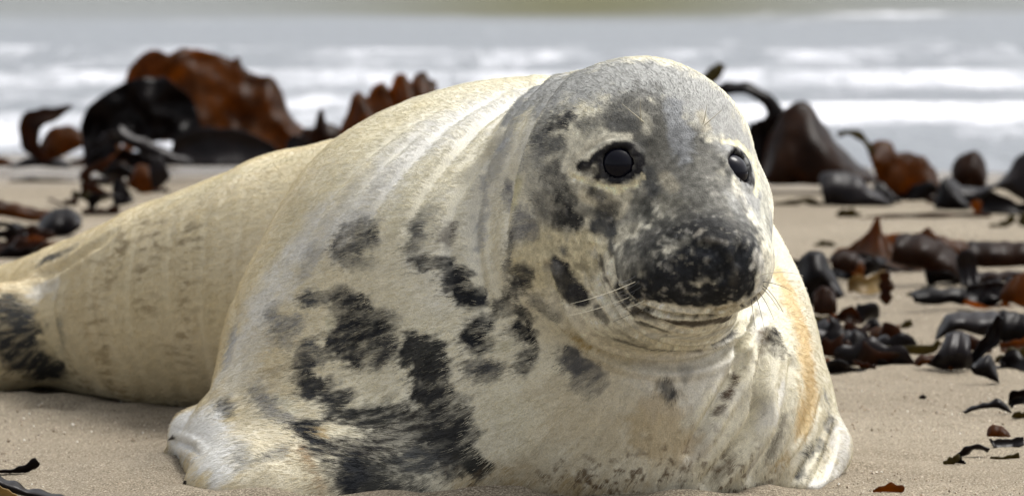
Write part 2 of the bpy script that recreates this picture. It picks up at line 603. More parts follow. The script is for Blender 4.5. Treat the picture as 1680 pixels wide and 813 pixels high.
# ------------------------------------------------------------------ kelp cast up on the sand: every frond its own thing
GL = 'kelp washed up left of the seal'
GR_ = 'kelp washed up right of the seal'
# --- left heap, behind the seal's back
loft('amber', [(203, 262), (200, 175), (206, 128), (228, 92), (262, 82), (275, 88), (300, 77), (345, 84), (380, 99), (391, 90), (400, 113), (425, 124), (446, 124), (462, 150), (478, 195), (505, 218)],
     [(206, 268), (215, 250), (240, 240), (262, 235), (285, 232), (310, 236), (335, 245), (360, 250), (380, 252), (400, 255), (420, 256), (440, 255), (455, 252), (470, 248), (490, 240), (508, 232)],
     10.9, bulge=0.06, depth=(0.08, 0.0), ruffle=0.014, nu=60, nv=18, seed=1, label='largest amber brown kelp blade, standing arched behind the seal on the left', group=GL)
loft('dark', [(132, 205), (140, 180), (165, 160), (205, 138), (250, 128), (290, 140), (318, 170), (330, 215)],
     [(138, 262), (160, 258), (190, 252), (215, 222), (250, 235), (280, 232), (305, 240), (330, 262)],
     10.55, bulge=0.05, ruffle=0.018, nu=44, nv=16, seed=3, label='dark purple brown kelp blade leaning in front of the large amber one', group=GL)
loft('brown', [(72, 268), (40, 245), (30, 212), (36, 190), (52, 180), (85, 177), (118, 173)],
     [(80, 262), (66, 240), (66, 215), (74, 203), (88, 198), (102, 190), (120, 177)], 10.7, bulge=0.03, ruffle=0.005, nu=36, seed=3, label='dark kelp curl at the far left, bent over like a hook', group=GL)
loft('amber', [(62, 250), (72, 222), (92, 208), (115, 208), (134, 218), (140, 232)],
     [(66, 266), (84, 262), (102, 256), (118, 248), (130, 242), (142, 236)], 10.75, bulge=0.05, seed=4, label='small amber kelp lobe inside the dark hook at the far left', group=GL)
loft('grey', [(195, 205), (215, 218), (250, 232), (285, 250), (318, 262)],
     [(190, 228), (212, 240), (240, 252), (275, 266), (312, 272)], 10.35, bulge=0.03, seed=5, label='grey strap of kelp slanting down across the dark blade', group=GL)
loft('grey', [(280, 250), (292, 222), (330, 209), (380, 211), (425, 224), (455, 245), (470, 262)],
     [(278, 270), (300, 272), (330, 272), (370, 272), (410, 272), (440, 272), (470, 270)], 10.4, bulge=0.07, seed=6, label='grey brown kelp mound lying below the large amber blade', group=GL)
loft('grey', [(20, 272), (35, 262), (60, 254), (85, 258), (110, 266)], [(15, 276), (40, 274), (60, 272), (85, 274), (115, 276)], 10.75, bulge=0.03, seed=7, label='low grey kelp flap below the hook at the far left', group=GL)
loft('amber', [(-14, 262), (0, 258), (14, 262), (22, 270)], [(-14, 273), (0, 273), (12, 273), (22, 273)], 10.9, bulge=0.02, seed=8, label='orange kelp tip cut by the left edge of the photo at the waterline', group=GL)
loft('dark', [(140, 262), (170, 240), (200, 238), (230, 250), (262, 262)], [(140, 276), (170, 280), (200, 282), (230, 282), (268, 280)], 10.3, bulge=0.05, ruffle=0.012, seed=9, label='crumpled dark kelp at the foot of the left heap', group=GL)
loft('amber', [(560, 300), (556, 225), (568, 188), (578, 160), (590, 153), (601, 163), (611, 146), (626, 138), (638, 150), (648, 128), (664, 123), (674, 138), (684, 121), (698, 120), (704, 134), (716, 136)],
     [(570, 305), (590, 300), (600, 295), (610, 290), (620, 285), (630, 280), (640, 275), (650, 270), (660, 265), (670, 260), (680, 255), (690, 250), (700, 245), (706, 240), (712, 235), (725, 230)],
     9.9, bulge=0.06, depth=(0.05, 0), ruffle=0.012, nu=64, nv=14, seed=10, label='frilly edged amber kelp frond rising behind the back of the seal', group=GL)
loft('brown', [(488, 240), (497, 210), (515, 205), (522, 182), (530, 177), (536, 200), (555, 205), (566, 215)],
     [(490, 262), (500, 262), (510, 262), (522, 262), (532, 262), (545, 262), (555, 262), (568, 262)], 10.2, bulge=0.04, ruffle=0.008, nu=40, seed=11, label='small knobbed brown kelp piece between the amber blade and the frilly frond', group=GL)
loft('grey', [(470, 232), (482, 222), (500, 226), (512, 234)], [(468, 256), (480, 258), (500, 258), (514, 256)], 10.1, bulge=0.03, seed=12, label='bluish grey kelp scrap beside the seal back, below the knobbed piece', group=GL)
# tangle beneath the heap
loft('amber', [(212, 290), (222, 276), (240, 270), (255, 282), (262, 300)], [(205, 304), (220, 312), (236, 316), (250, 314), (266, 306)], 9.8, bulge=0.05, ruffle=0.010, seed=13, label='orange lit kelp leaf at the right of the tangle on the sand', group=GL)
loft('grey', [(244, 276), (254, 258), (264, 256), (268, 262)], [(250, 312), (262, 308), (272, 300), (280, 290)], 9.75, bulge=0.02, seed=14, label='pointed grey kelp strip standing up right of the orange leaf', group=GL)
loft('dark', [(185, 300), (192, 288), (205, 300), (215, 312)], [(186, 334), (196, 334), (208, 332), (222, 326)], 9.5, bulge=0.03, ruffle=0.010, seed=15, label='black crumpled kelp knot at the bottom of the tangle', group=GL)
for k, (m, pts, wd, lb) in enumerate([
    ('brown', [(146, 330), (140, 312), (138, 295), (146, 280), (165, 272), (180, 262)], 0.016, 'reddish kelp stem curving up the left side of the tangle'),
    ('olive', [(118, 316), (132, 320), (150, 323), (178, 328)], 0.012, 'olive kelp finger pointing left out of the tangle'),
    ('dark', [(150, 350), (152, 332), (160, 322), (180, 318), (200, 322)], 0.018, 'dark red kelp loop at the bottom of the tangle'),
    ('amber', [(178, 262), (190, 252), (196, 244), (192, 238)], 0.012, 'yellow tipped kelp sprig on top of the tangle'),
    ('brown', [(172, 300), (184, 292), (198, 296), (206, 305)], 0.014, 'short pinkish kelp strip in the middle of the tangle'),
    ('dark', [(150, 275), (170, 285), (195, 280), (222, 286), (240, 290)], 0.020, 'dark kelp strap running across the top of the tangle'),
    ('brown', [(135, 345), (152, 352), (175, 350), (196, 342)], 0.018, 'brown kelp strap resting against the seal rump below the tangle'),
    ('grey', [(160, 236), (172, 228), (186, 220), (190, 214)], 0.018, 'short grey kelp stub beside the dark blade')]):
    strap(m, pts, wd, GY(350) if k in (0, 1, 2, 6) else 9.9, 1.0, lb, GL, seed=k)
strap('olive', [(14, 298), (50, 296), (90, 298), (122, 299)], 0.010, None, 0.2, 'thin dark kelp stem lying flat on the bare sand at left', GL, seed=21)
loft('amber', [(-20, 326), (20, 332), (50, 340), (82, 347)], [(-20, 352), (15, 356), (48, 362), (80, 362)], 8.95, bulge=0.04, seed=22, label='long amber kelp blade entering from the left edge above the thin stems', group=GL)
loft('dark', [(62, 368), (76, 350), (100, 341), (122, 346), (134, 360)], [(66, 382), (82, 386), (98, 388), (114, 386), (132, 374)], 8.6, bulge=0.06, depth=(0.03, 0), seed=23, label='rounded dark maroon kelp lobe against the seal rump', group=GL)
for k, (m, pts, wd, lb) in enumerate([
    ('dark', [(-15, 388), (8, 384), (30, 392), (45, 396)], 0.028, 'black kelp strap at the left edge, uppermost of the thin strands'),
    ('brown', [(18, 384), (45, 378), (70, 382), (92, 390)], 0.014, 'thin arched brown kelp stem, second of the strands at left'),
    ('brown', [(-15, 404), (25, 400), (55, 392), (86, 388)], 0.016, 'thin reddish kelp stem, third of the strands at left'),
    ('dark', [(-15, 424), (20, 420), (48, 412), (70, 398)], 0.024, 'lowest dark kelp strand at left, touching the seal')]):
    strap(m, pts, wd, None, 0.8, lb, GL, seed=30 + k)

# --- right of the head, at the water's edge
loft('olive', [(1140, 150), (1150, 128), (1166, 110), (1180, 103)], [(1150, 160), (1166, 140), (1182, 128), (1190, 108)], 10.3, bulge=0.02, seed=40, label='olive yellow kelp tip poking up above the seal head', group=GR_)
loft('dark', [(1150, 190), (1168, 150), (1190, 137), (1225, 135), (1252, 148), (1275, 165), (1286, 182), (1270, 205), (1240, 222)],
     [(1165, 200), (1180, 165), (1198, 156), (1222, 154), (1242, 164), (1254, 176), (1258, 188), (1248, 198), (1228, 205)], 10.25, bulge=0.03, nu=44, seed=41, label='dark kelp strap arching over a gap beside the seal head', group=GR_)
loft('dark', [(1225, 215), (1240, 200), (1262, 190), (1280, 185)], [(1240, 290), (1252, 292), (1268, 292), (1285, 290)], 10.1, bulge=0.04, seed=42, label='black kelp flap between the seal head and the hooded brown blade', group=GR_)
loft('brown', [(1246, 296), (1258, 235), (1272, 205), (1290, 178), (1312, 166), (1332, 174), (1348, 198), (1372, 232), (1402, 262), (1440, 292)],
     [(1250, 299), (1268, 302), (1288, 302), (1308, 302), (1328, 302), (1350, 302), (1372, 302), (1395, 302), (1418, 302), (1442, 300)],
     9.95, bulge=0.13, depth=(0.05, 0), ruffle=0.006, nu=48, nv=18, seed=43, label='tall hooded brown kelp blade right of the seal head', group=GR_)
loft('grey', [(1344, 294), (1352, 284), (1375, 282), (1402, 287), (1425, 305), (1462, 330)],
     [(1352, 334), (1372, 337), (1392, 338), (1412, 338), (1438, 338), (1470, 336)], 9.6, bulge=0.07, seed=44, label='bluish black kelp lobe lying in front of the hooded blade', group=GR_)
strap('olive', [(1374, 222), (1388, 217), (1406, 220), (1420, 232), (1430, 248), (1434, 265)], 0.012, 9.75, 0.4, 'thin olive kelp stalk looping over to the orange blade', GR_, seed=45)
loft('amber', [(1424, 250), (1428, 236), (1445, 231), (1462, 234), (1470, 248), (1492, 249), (1512, 256), (1530, 272), (1541, 296), (1545, 318)],
     [(1432, 272), (1438, 290), (1445, 305), (1458, 318), (1472, 323), (1488, 325), (1504, 326), (1520, 326), (1534, 326), (1547, 324)],
     9.75, bulge=0.08, ruffle=0.009, nu=44, nv=14, seed=46, label='rust orange kelp blade folded over near the waterline', group=GR_)
loft('dark', [(1432, 300), (1448, 300), (1462, 315), (1475, 326)], [(1436, 330), (1450, 332), (1464, 332), (1480, 330)], 9.6, bulge=0.03, seed=47, label='dark kelp scrap wedged left of the rust orange blade', group=GR_)
loft('brown', [(1561, 300), (1562, 272), (1572, 258), (1588, 249), (1604, 249), (1615, 264), (1619, 285), (1616, 304)],
     [(1566, 308), (1574, 309), (1582, 310), (1590, 310), (1598, 310), (1604, 309), (1610, 308), (1616, 306)], 9.7, bulge=-0.06, depth=(0, 0), nu=36, seed=48, label='cup shaped kelp lobe with a dark hollow, upright on the saddle blade', group=GR_)
loft('grey', [(1556, 288), (1572, 302), (1600, 309), (1630, 302), (1652, 284), (1668, 262), (1684, 250), (1710, 262)],
     [(1566, 322), (1585, 336), (1606, 330), (1628, 312), (1648, 312), (1665, 322), (1685, 332), (1712, 340)], 9.45, bulge=0.06, nu=44, seed=49, label='grey saddle shaped kelp blade sweeping up to the right edge', group=GR_)
loft('dark', [(1532, 336), (1542, 305), (1551, 291), (1562, 300), (1576, 322), (1592, 336)], [(1534, 341), (1546, 343), (1558, 344), (1570, 344), (1582, 343), (1596, 340)], 9.4, bulge=0.05, seed=50, label='black conical kelp fold at the left foot of the saddle blade', group=GR_)
loft('dark', [(1600, 342), (1612, 322), (1628, 314), (1650, 322), (1676, 334), (1710, 338)], [(1600, 348), (1620, 352), (1640, 352), (1660, 352), (1680, 352), (1712, 352)], 9.25, bulge=0.04, seed=51, label='black kelp fold in the hollow under the saddle blade', group=GR_)
strap('amber', [(1596, 330), (1602, 338), (1604, 350)], 0.018, 9.15, 0.3, 'tiny orange kelp flake under the saddle blade', GR_, seed=52)
strap('olive', [(1268, 335), (1300, 333), (1322, 328), (1345, 335), (1362, 337)], 0.014, None, 0.2, 'thin greenish kelp stem on the sand just right of the seal cheek', GR_, seed=53)
strap('olive', [(1372, 352), (1392, 350), (1410, 356)], 0.022, None, 0.2, 'short olive kelp scrap at the left end of the long thin stem', GR_, seed=54)
strap('brown', [(1410, 358), (1470, 354), (1530, 353), (1600, 352), (1625, 354)], 0.008, None, 0.2, 'long thin kelp stem lying straight across the sand', GR_, seed=55)
strap('olive', [(1622, 371), (1638, 372), (1652, 366), (1664, 354)], 0.014, None, 0.3, 'curved olive kelp tail below the saddle blade', GR_, seed=56)
strap('olive', [(1684, 372), (1680, 360), (1682, 348)], 0.020, None, 0.3, 'green kelp stub cut by the right edge below the saddle blade', GR_, seed=57)
strap('olive', [(1336, 404), (1352, 399), (1372, 402)], 0.010, None, 0.2, 'tiny olive kelp fleck on the sand above the twisted amber band', GR_, seed=58)
strap('brown', [(1262, 410), (1268, 403), (1272, 412)], 0.012, None, 0.2, 'brown kelp fleck touching the outline of the seal muzzle', GR_, seed=59)

# --- the middle band on the right
YM = 7.75
loft('amber', [(1356, 428), (1372, 414), (1402, 400), (1428, 378), (1442, 356), (1448, 384), (1480, 384), (1500, 386), (1520, 388)],
     [(1368, 432), (1388, 434), (1410, 436), (1430, 438), (1448, 439), (1466, 440), (1484, 440), (1502, 440), (1524, 440)], YM, bulge=0.07, depth=(0.06, 0), ruffle=0.006, nu=44, seed=60, label='amber kelp band with a sharp upright peak', group=GR_)
loft('brown', [(1470, 388), (1500, 384), (1530, 390), (1556, 404), (1575, 425), (1584, 455)], [(1462, 432), (1490, 436), (1515, 440), (1532, 446), (1548, 456), (1575, 468)], YM - 0.1, bulge=0.06, nu=36, seed=61, label='dark brown kelp band curving down to the right of the peak', group=GR_)
loft('amber', [(1488, 388), (1508, 382), (1521, 374), (1536, 384), (1562, 392), (1592, 398)], [(1540, 400), (1550, 404), (1560, 410), (1570, 420), (1580, 428), (1592, 436)], YM, bulge=0.03, seed=62, label='rusty kelp fold behind the curving band', group=GR_)
loft('grey', [(1568, 424), (1576, 412), (1590, 408), (1600, 420)], [(1578, 470), (1586, 470), (1594, 470), (1608, 462)], YM - 0.15, bulge=0.03, seed=63, label='narrow grey kelp edge joining the two dark bands', group=GR_)
loft('brown', [(1588, 400), (1600, 396), (1640, 398), (1672, 400), (1705, 408)], [(1596, 432), (1612, 438), (1640, 438), (1672, 438), (1705, 438)], YM - 0.05, bulge=0.05, ruffle=0.006, seed=64, label='dark kelp strap running off the right edge, level with the peak', group=GR_)
loft('brown', [(1588, 466), (1592, 452), (1612, 447), (1640, 447), (1660, 444), (1676, 446)], [(1600, 466), (1614, 464), (1630, 464), (1646, 462), (1660, 458), (1678, 450)], 7.55, bulge=0.03, seed=65, label='dark rolled kelp strip below the strap on the right edge', group=GR_)
loft('grey', [(1586, 470), (1610, 466), (1640, 464), (1660, 466)], [(1584, 490), (1604, 502), (1626, 498), (1648, 486)], 7.3, bulge=0.03, seed=66, label='grey kelp fold under the rolled strip', group=GR_)
loft('amber', [(1644, 474), (1660, 458), (1680, 448), (1710, 446)], [(1640, 492), (1660, 496), (1682, 504), (1710, 500)], 7.2, bulge=0.03, seed=67, label='flat orange kelp leaf at the right edge in the middle band', group=GR_)
loft('dark', [(1492, 480), (1508, 474), (1524, 470), (1545, 472), (1575, 470), (1600, 472)], [(1500, 496), (1515, 497), (1535, 497), (1560, 495), (1582, 500), (1602, 494)], 7.15, bulge=0.04, ruffle=0.006, seed=68, label='long black kelp leaf lying on open sand', group=GR_)
loft('olive', [(1486, 481), (1500, 475), (1518, 469), (1530, 468)], [(1490, 485), (1504, 482), (1520, 478), (1534, 475)], 7.1, bulge=0.01, seed=69, label='small olive kelp leaf above the left end of the black leaf', group=GR_)
loft('dark', [(1598, 500), (1608, 484), (1622, 478), (1640, 484)], [(1606, 502), (1618, 502), (1632, 500), (1646, 490)], 7.0, bulge=0.03, seed=70, label='short black kelp curl right of the long black leaf', group=GR_)
loft('dark', [(1308, 500), (1306, 455), (1318, 420), (1336, 411), (1352, 414), (1362, 438), (1372, 458), (1386, 480)],
     [(1312, 506), (1322, 508), (1332, 508), (1342, 508), (1350, 508), (1358, 507), (1364, 504), (1374, 496)], 7.1, bulge=0.07, ruffle=0.012, nu=40, nv=14, seed=71, label='black crumpled kelp hump close behind the seal shoulder', group=GR_)
loft('grey', [(1262, 440), (1276, 430), (1300, 428), (1322, 432)], [(1266, 452), (1280, 452), (1300, 456), (1320, 462)], 7.5, bulge=0.03, seed=72, label='grey kelp flap between the seal muzzle and the black hump', group=GR_)
loft('brown', [(1360, 424), (1380, 412), (1405, 418), (1420, 430)], [(1366, 440), (1380, 445), (1398, 448), (1414, 446)], 7.5, bulge=0.03, seed=73, label='brown kelp fold right of the black hump', group=GR_)
loft('brown', [(1334, 482), (1350, 470), (1366, 476), (1372, 490)], [(1334, 514), (1348, 516), (1362, 516), (1374, 512)], 6.95, bulge=0.03, seed=74, label='square brown kelp end under the black hump', group=GR_)
loft('straw', [(1390, 462), (1404, 448), (1424, 454), (1446, 446), (1460, 452)], [(1392, 478), (1406, 480), (1424, 482), (1442, 478), (1458, 472)], 7.25, bulge=0.03, ruffle=0.014, seed=75, label='pale straw coloured shredded kelp scrap', group=GR_)
strap('brown', [(1450, 446), (1454, 465), (1453, 480), (1455, 500)], 0.016, 7.05, 0.4, 'brown kelp stem hanging from the straw coloured scrap', GR_, seed=76)
strap('amber', [(1402, 462), (1410, 446), (1412, 430)], 0.016, 7.3, 0.4, 'orange kelp stub rising from the straw coloured scrap', GR_, seed=77)
# lower right group
loft('grey', [(1534, 556), (1543, 534), (1556, 516), (1580, 512), (1612, 512), (1640, 514)], [(1538, 556), (1556, 546), (1575, 540), (1596, 544), (1615, 548), (1634, 540)], 6.75, bulge=0.05, nu=36, seed=80, label='grey brown kelp blade bent like a table top', group=GR_)
strap('olive', [(1330, 588), (1370, 592), (1400, 582), (1430, 578), (1480, 573), (1528, 572), (1540, 558)], 0.011, 6.45, 0.3, 'long thin olive kelp stalk running left from the bent blade', GR_, seed=81, nu=50)
loft('grey', [(1548, 566), (1556, 548), (1575, 544), (1590, 550)], [(1522, 600), (1545, 606), (1570, 608), (1598, 602)], 6.3, bulge=0.05, nu=30, seed=82, label='grey conical kelp fold standing below the bent blade', group=GR_)
loft('amber', [(1500, 600), (1506, 588), (1522, 585), (1544, 588), (1562, 598)], [(1508, 601), (1520, 598), (1534, 598), (1548, 602), (1562, 608)], 6.2, bulge=0.02, seed=83, label='orange kelp lip curling up at the foot of the conical fold', group=GR_)
loft('dark', [(1582, 604), (1596, 580), (1610, 560), (1628, 530), (1636, 516)], [(1600, 606), (1610, 588), (1622, 574), (1640, 560), (1646, 520)], 6.4, bulge=0.03, seed=84, label='black kelp edge rising from the conical fold to the bent blade', group=GR_)
loft('dark', [(1594, 598), (1608, 586), (1622, 580), (1632, 596), (1638, 622)], [(1592, 606), (1602, 612), (1614, 616), (1624, 620), (1640, 628)], 6.15, bulge=0.03, seed=85, label='black pointed kelp leaf with its tip towards the camera', group=GR_)
loft('dark', [(1640, 516), (1644, 508), (1664, 510), (1705, 520)], [(1638, 556), (1650, 560), (1672, 560), (1705, 556)], 6.7, bulge=0.04, seed=86, label='black upright kelp panel at the right edge of the photo', group=GR_)
loft('amber', [(1640, 566), (1655, 562), (1680, 556), (1710, 550)], [(1642, 578), (1660, 580), (1682, 578), (1710, 574)], 6.4, bulge=0.02, seed=87, label='orange kelp strap at the right edge under the black panel', group=GR_)
strap('olive', [(1632, 594), (1650, 594), (1668, 586), (1700, 578)], 0.022, None, 0.3, 'olive kelp strap at the right edge, lowest under the black panel', GR_, seed=88)
# pile beside the far shoulder
loft('brown', [(1372, 520), (1384, 508), (1398, 502), (1408, 514), (1416, 530)], [(1372, 528), (1384, 530), (1394, 532), (1404, 533), (1416, 534)], 6.75, bulge=0.03, seed=90, label='triangular brown kelp flap on top of the pile beside the seal shoulder', group=GR_)
loft('amber', [(1427, 542), (1440, 538), (1460, 536), (1477, 534)], [(1426, 560), (1442, 561), (1460, 560), (1479, 558)], 6.5, bulge=0.02, seed=91, label='square orange kelp piece in the pile', group=GR_)
loft('dark', [(1420, 536), (1424, 526), (1438, 523), (1444, 534)], [(1424, 545), (1432, 546), (1440, 545), (1446, 541)], 6.6, bulge=0.02, seed=92, label='black kelp nub on the square orange piece', group=GR_)
strap('olive', [(1478, 536), (1486, 532), (1496, 528)], 0.010, 6.6, 0.3, 'thin olive tip pointing right from the square orange piece', GR_, seed=93)
loft('grey', [(1326, 545), (1340, 538), (1360, 544), (1376, 552)], [(1330, 562), (1345, 564), (1362, 562), (1380, 558)], 6.55, bulge=0.02, seed=94, label='grey kelp strip against the seal in the pile', group=GR_)
loft('dark', [(1372, 556), (1382, 544), (1392, 540), (1404, 550)], [(1376, 558), (1386, 560), (1396, 560), (1408, 560)], 6.5, bulge=0.02, seed=95, label='black kelp hook in the middle of the pile', group=GR_)
loft('grey', [(1402, 552), (1412, 544), (1424, 546)], [(1406, 562), (1416, 564), (1428, 562)], 6.48, bulge=0.02, seed=96, label='bluish kelp chip left of the square orange piece', group=GR_)
strap('olive', [(1322, 532), (1340, 524), (1360, 524), (1378, 530)], 0.012, 6.7, 0.3, 'olive kelp stem arched along the top of the pile', GR_, seed=97)
strap('amber', [(1346, 540), (1356, 532), (1366, 536)], 0.018, 6.6, 0.4, 'small orange kelp curl in the pile', GR_, seed=98)
for k, (m, pts, wd, lb) in enumerate([
    ('brown', [(1336, 572), (1356, 578), (1376, 586), (1400, 588)], 0.040, 'brown kelp strap emerging from behind the seal shoulder'),
    ('grey', [(1370, 590), (1400, 584), (1430, 584), (1462, 588), (1500, 600)], 0.032, 'grey kelp strap in front of the pile'),
    ('dark', [(1390, 592), (1412, 600), (1440, 598), (1470, 600)], 0.020, 'black kelp strap under the grey one'),
    ('olive', [(1350, 596), (1380, 602), (1404, 606), (1420, 604)], 0.014, 'lowest olive kelp stem of the pile'),
    ('amber', [(1352, 590), (1362, 602), (1372, 610)], 0.028, 'orange kelp piece at the bottom corner of the pile by the seal'),
    ('brown', [(1400, 590), (1420, 602), (1436, 606)], 0.012, 'fine brown kelp stem slanting across the straps')]):
    strap(m, pts, wd, None, 0.7, lb, GR_, seed=100 + k)
# foreground right
loft('dark', [(1580, 676), (1600, 668), (1624, 662), (1637, 656), (1650, 664), (1658, 674)], [(1584, 679), (1602, 674), (1622, 671), (1636, 670), (1648, 674), (1660, 678)], None, bulge=0.01, nu=30, seed=110, label='dark kelp scrap bent like a roof on the open sand', group=GR_)
loft('dark', [(1656, 664), (1658, 644), (1672, 640), (1700, 634)], [(1660, 670), (1670, 666), (1684, 664), (1702, 664)], 5.8, bulge=0.02, seed=111, label='dark kelp flap at the right edge beside the roof shaped scrap', group=GR_)
strap('olive', [(1662, 678), (1676, 684), (1700, 686)], 0.014, None, 0.3, 'olive kelp strip under the dark flap at the right edge', GR_, seed=112)
loft('amber', [(1620, 712), (1624, 700), (1636, 697), (1650, 703), (1660, 718)], [(1622, 718), (1630, 722), (1642, 722), (1652, 722), (1662, 722)], 5.6, bulge=0.02, seed=113, label='small domed orange kelp cap on the near sand', group=GR_)
loft('grey', [(1622, 722), (1640, 720), (1658, 722), (1680, 718)], [(1630, 734), (1646, 737), (1664, 736), (1682, 732)], 5.45, bulge=0.01, seed=114, label='grey kelp scrap beneath the domed orange cap', group=GR_)
for k, (m, pts, wd, lb) in enumerate([
    ('olive', [(1548, 761), (1558, 757), (1568, 752), (1572, 744)], 0.007, 'left arm of the fine branched sprig on the near sand'),
    ('dark', [(1568, 748), (1576, 756), (1584, 760)], 0.006, 'short foot of the fine branched sprig on the near sand'),
    ('grey', [(1572, 748), (1586, 738), (1600, 732), (1612, 734), (1622, 738)], 0.010, 'long arching arm of the fine branched sprig on the near sand'),
    ('olive', [(1625, 750), (1640, 752), (1656, 750), (1672, 746)], 0.008, 'thin olive kelp thread below the domed cap'),
    ('amber', [(1432, 806), (1448, 802), (1466, 802), (1482, 806)], 0.012, 'small reddish kelp crumb at the bottom edge right of the seal'),
    ('dark', [(1508, 651), (1514, 652), (1518, 654)], 0.006, 'lone dark kelp crumb on the open sand at right')]):
    strap(m, pts, wd, None, 0.5, lb, GR_, seed=120 + k, nu=18)
# foreground left
strap('dark', [(-14, 775), (8, 773), (30, 773), (46, 766), (62, 755)], 0.010, 5.0, 0.6, 'thin black kelp spike at the bottom left corner', 'kelp at the bottom left corner', seed=130)
loft('grey', [(-20, 772), (10, 782), (30, 790), (50, 800), (80, 808), (115, 814)], [(-20, 790), (5, 798), (26, 806), (46, 812), (76, 816), (112, 822)], 4.82, bulge=0.02, seed=131, label='dark grey kelp strap slanting out of the bottom left corner', group='kelp at the bottom left corner')
loft('straw', [(-20, 790), (5, 798), (22, 806), (34, 818)], [(-20, 830), (0, 832), (16, 834), (30, 836)], 4.72, bulge=0.01, seed=132, label='yellow kelp leaf in the very bottom left corner', group='kelp at the bottom left corner')


# more torn straps thickening the heaps, each lying or curling in its own way
RND = random.Random(3)
for k, (x, y, sx, sy, m, w_, lb) in enumerate([
    (235, 262, 60, 10, 'dark', 0.030, 'black kelp strap sagging along the foot of the large amber blade'),
    (178, 292, 34, 16, 'brown', 0.024, 'red brown kelp strap crossed over the middle of the tangle'),
    (215, 272, 30, 14, 'dark', 0.028, 'black kelp curl above the orange leaf of the tangle'),
    (160, 322, 30, 10, 'brown', 0.020, 'brown kelp strap low in the tangle, above the loop'),
    (245, 305, 34, 12, 'dark', 0.030, 'black kelp strap between the orange leaf and the seal back'),
    (110, 262, 40, 8, 'brown', 0.026, 'brown kelp strap bridging the hook and the heap at far left'),
    (330, 258, 60, 8, 'dark', 0.028, 'dark kelp strap hugging the sand below the big blade'),
    (440, 250, 50, 10, 'brown', 0.030, 'brown kelp strap at the right foot of the big amber blade'),
    (1400, 448, 40, 12, 'dark', 0.022, 'black kelp strap under the peak of the amber band'),
    (1330, 470, 26, 20, 'brown', 0.024, 'brown kelp strap folded down the front of the black hump'),
    (1440, 436, 60, 8, 'dark', 0.030, 'dark kelp strap along the lower edge of the amber band'),
    (1345, 524, 30, 8, 'amber', 0.020, 'orange kelp strip at the left top of the pile'),
    (1395, 548, 30, 8, 'brown', 0.022, 'brown kelp strip through the middle of the pile'),
    (1370, 566, 50, 6, 'dark', 0.026, 'long dark kelp strap under the middle of the pile'),
    (1450, 570, 50, 6, 'dark', 0.018, 'dark kelp strap beneath the square orange piece'),
    (1430, 596, 60, 5, 'brown', 0.028, 'brown kelp strap beside the grey one in front of the pile'),
    (1385, 608, 36, 4, 'dark', 0.018, 'dark kelp thread at the front edge of the pile'),
    (1620, 500, 40, 8, 'amber', 0.022, 'amber kelp strap between the black curl and the orange leaf'),
    (1650, 540, 36, 14, 'dark', 0.030, 'black kelp strap falling beside the upright panel'),
    (1660, 600, 40, 6, 'dark', 0.022, 'dark kelp strap in front of the olive one at the right edge'),
    (1560, 330, 40, 6, 'brown', 0.022, 'brown kelp strap between the orange blade and the conical fold'),
    (40, 412, 50, 6, 'brown', 0.022, 'brown kelp strand between the thin reddish stem and the lowest dark one at left'),
    (70, 402, 40, 5, 'amber', 0.016, 'amber kelp strand reaching the seal rump among the strands at left'),
    (25, 372, 34, 5, 'dark', 0.020, 'dark kelp strand just under the long amber blade at left'),
    (105, 330, 24, 6, 'brown', 0.018, 'brown kelp curl on the sand above the maroon lobe'),
    (1300, 455, 26, 14, 'brown', 0.030, 'brown kelp strap showing beside the seal muzzle'),
    (1345, 552, 34, 8, 'dark', 0.028, 'black kelp strap against the seal shoulder in the pile'),
    (1410, 520, 26, 8, 'dark', 0.020, 'black kelp strap behind the triangular flap'),
    (1465, 556, 30, 7, 'brown', 0.020, 'brown kelp strap at the right end of the pile'),
    (1560, 460, 40, 8, 'dark', 0.028, 'black kelp strap under the right end of the curving band'),
    (1640, 425, 50, 6, 'amber', 0.020, 'amber edge strap along the top of the right hand dark strap'),
    (1590, 570, 40, 8, 'brown', 0.024, 'brown kelp strap joining the bent blade to the orange strap'),
    (1630, 480, 44, 7, 'dark', 0.026, 'black kelp strap below the rolled strip at right'),
    (1500, 322, 40, 8, 'dark', 0.026, 'dark kelp strap in the shade of the rust orange blade')]):
    pts = [(x + sx * (t - 0.5) * 2, y + sy * math.sin(t * (3 + 2 * RND.random()) + k) * 0.8 + RND.uniform(-2, 2), 0.02 * math.sin(5 * t + k)) for t in np.linspace(0, 1, 6)]
    strap(m, pts, w_ * 1.35, None, 1.3, lb, GL if x < 700 else GR_, seed=200 + k)

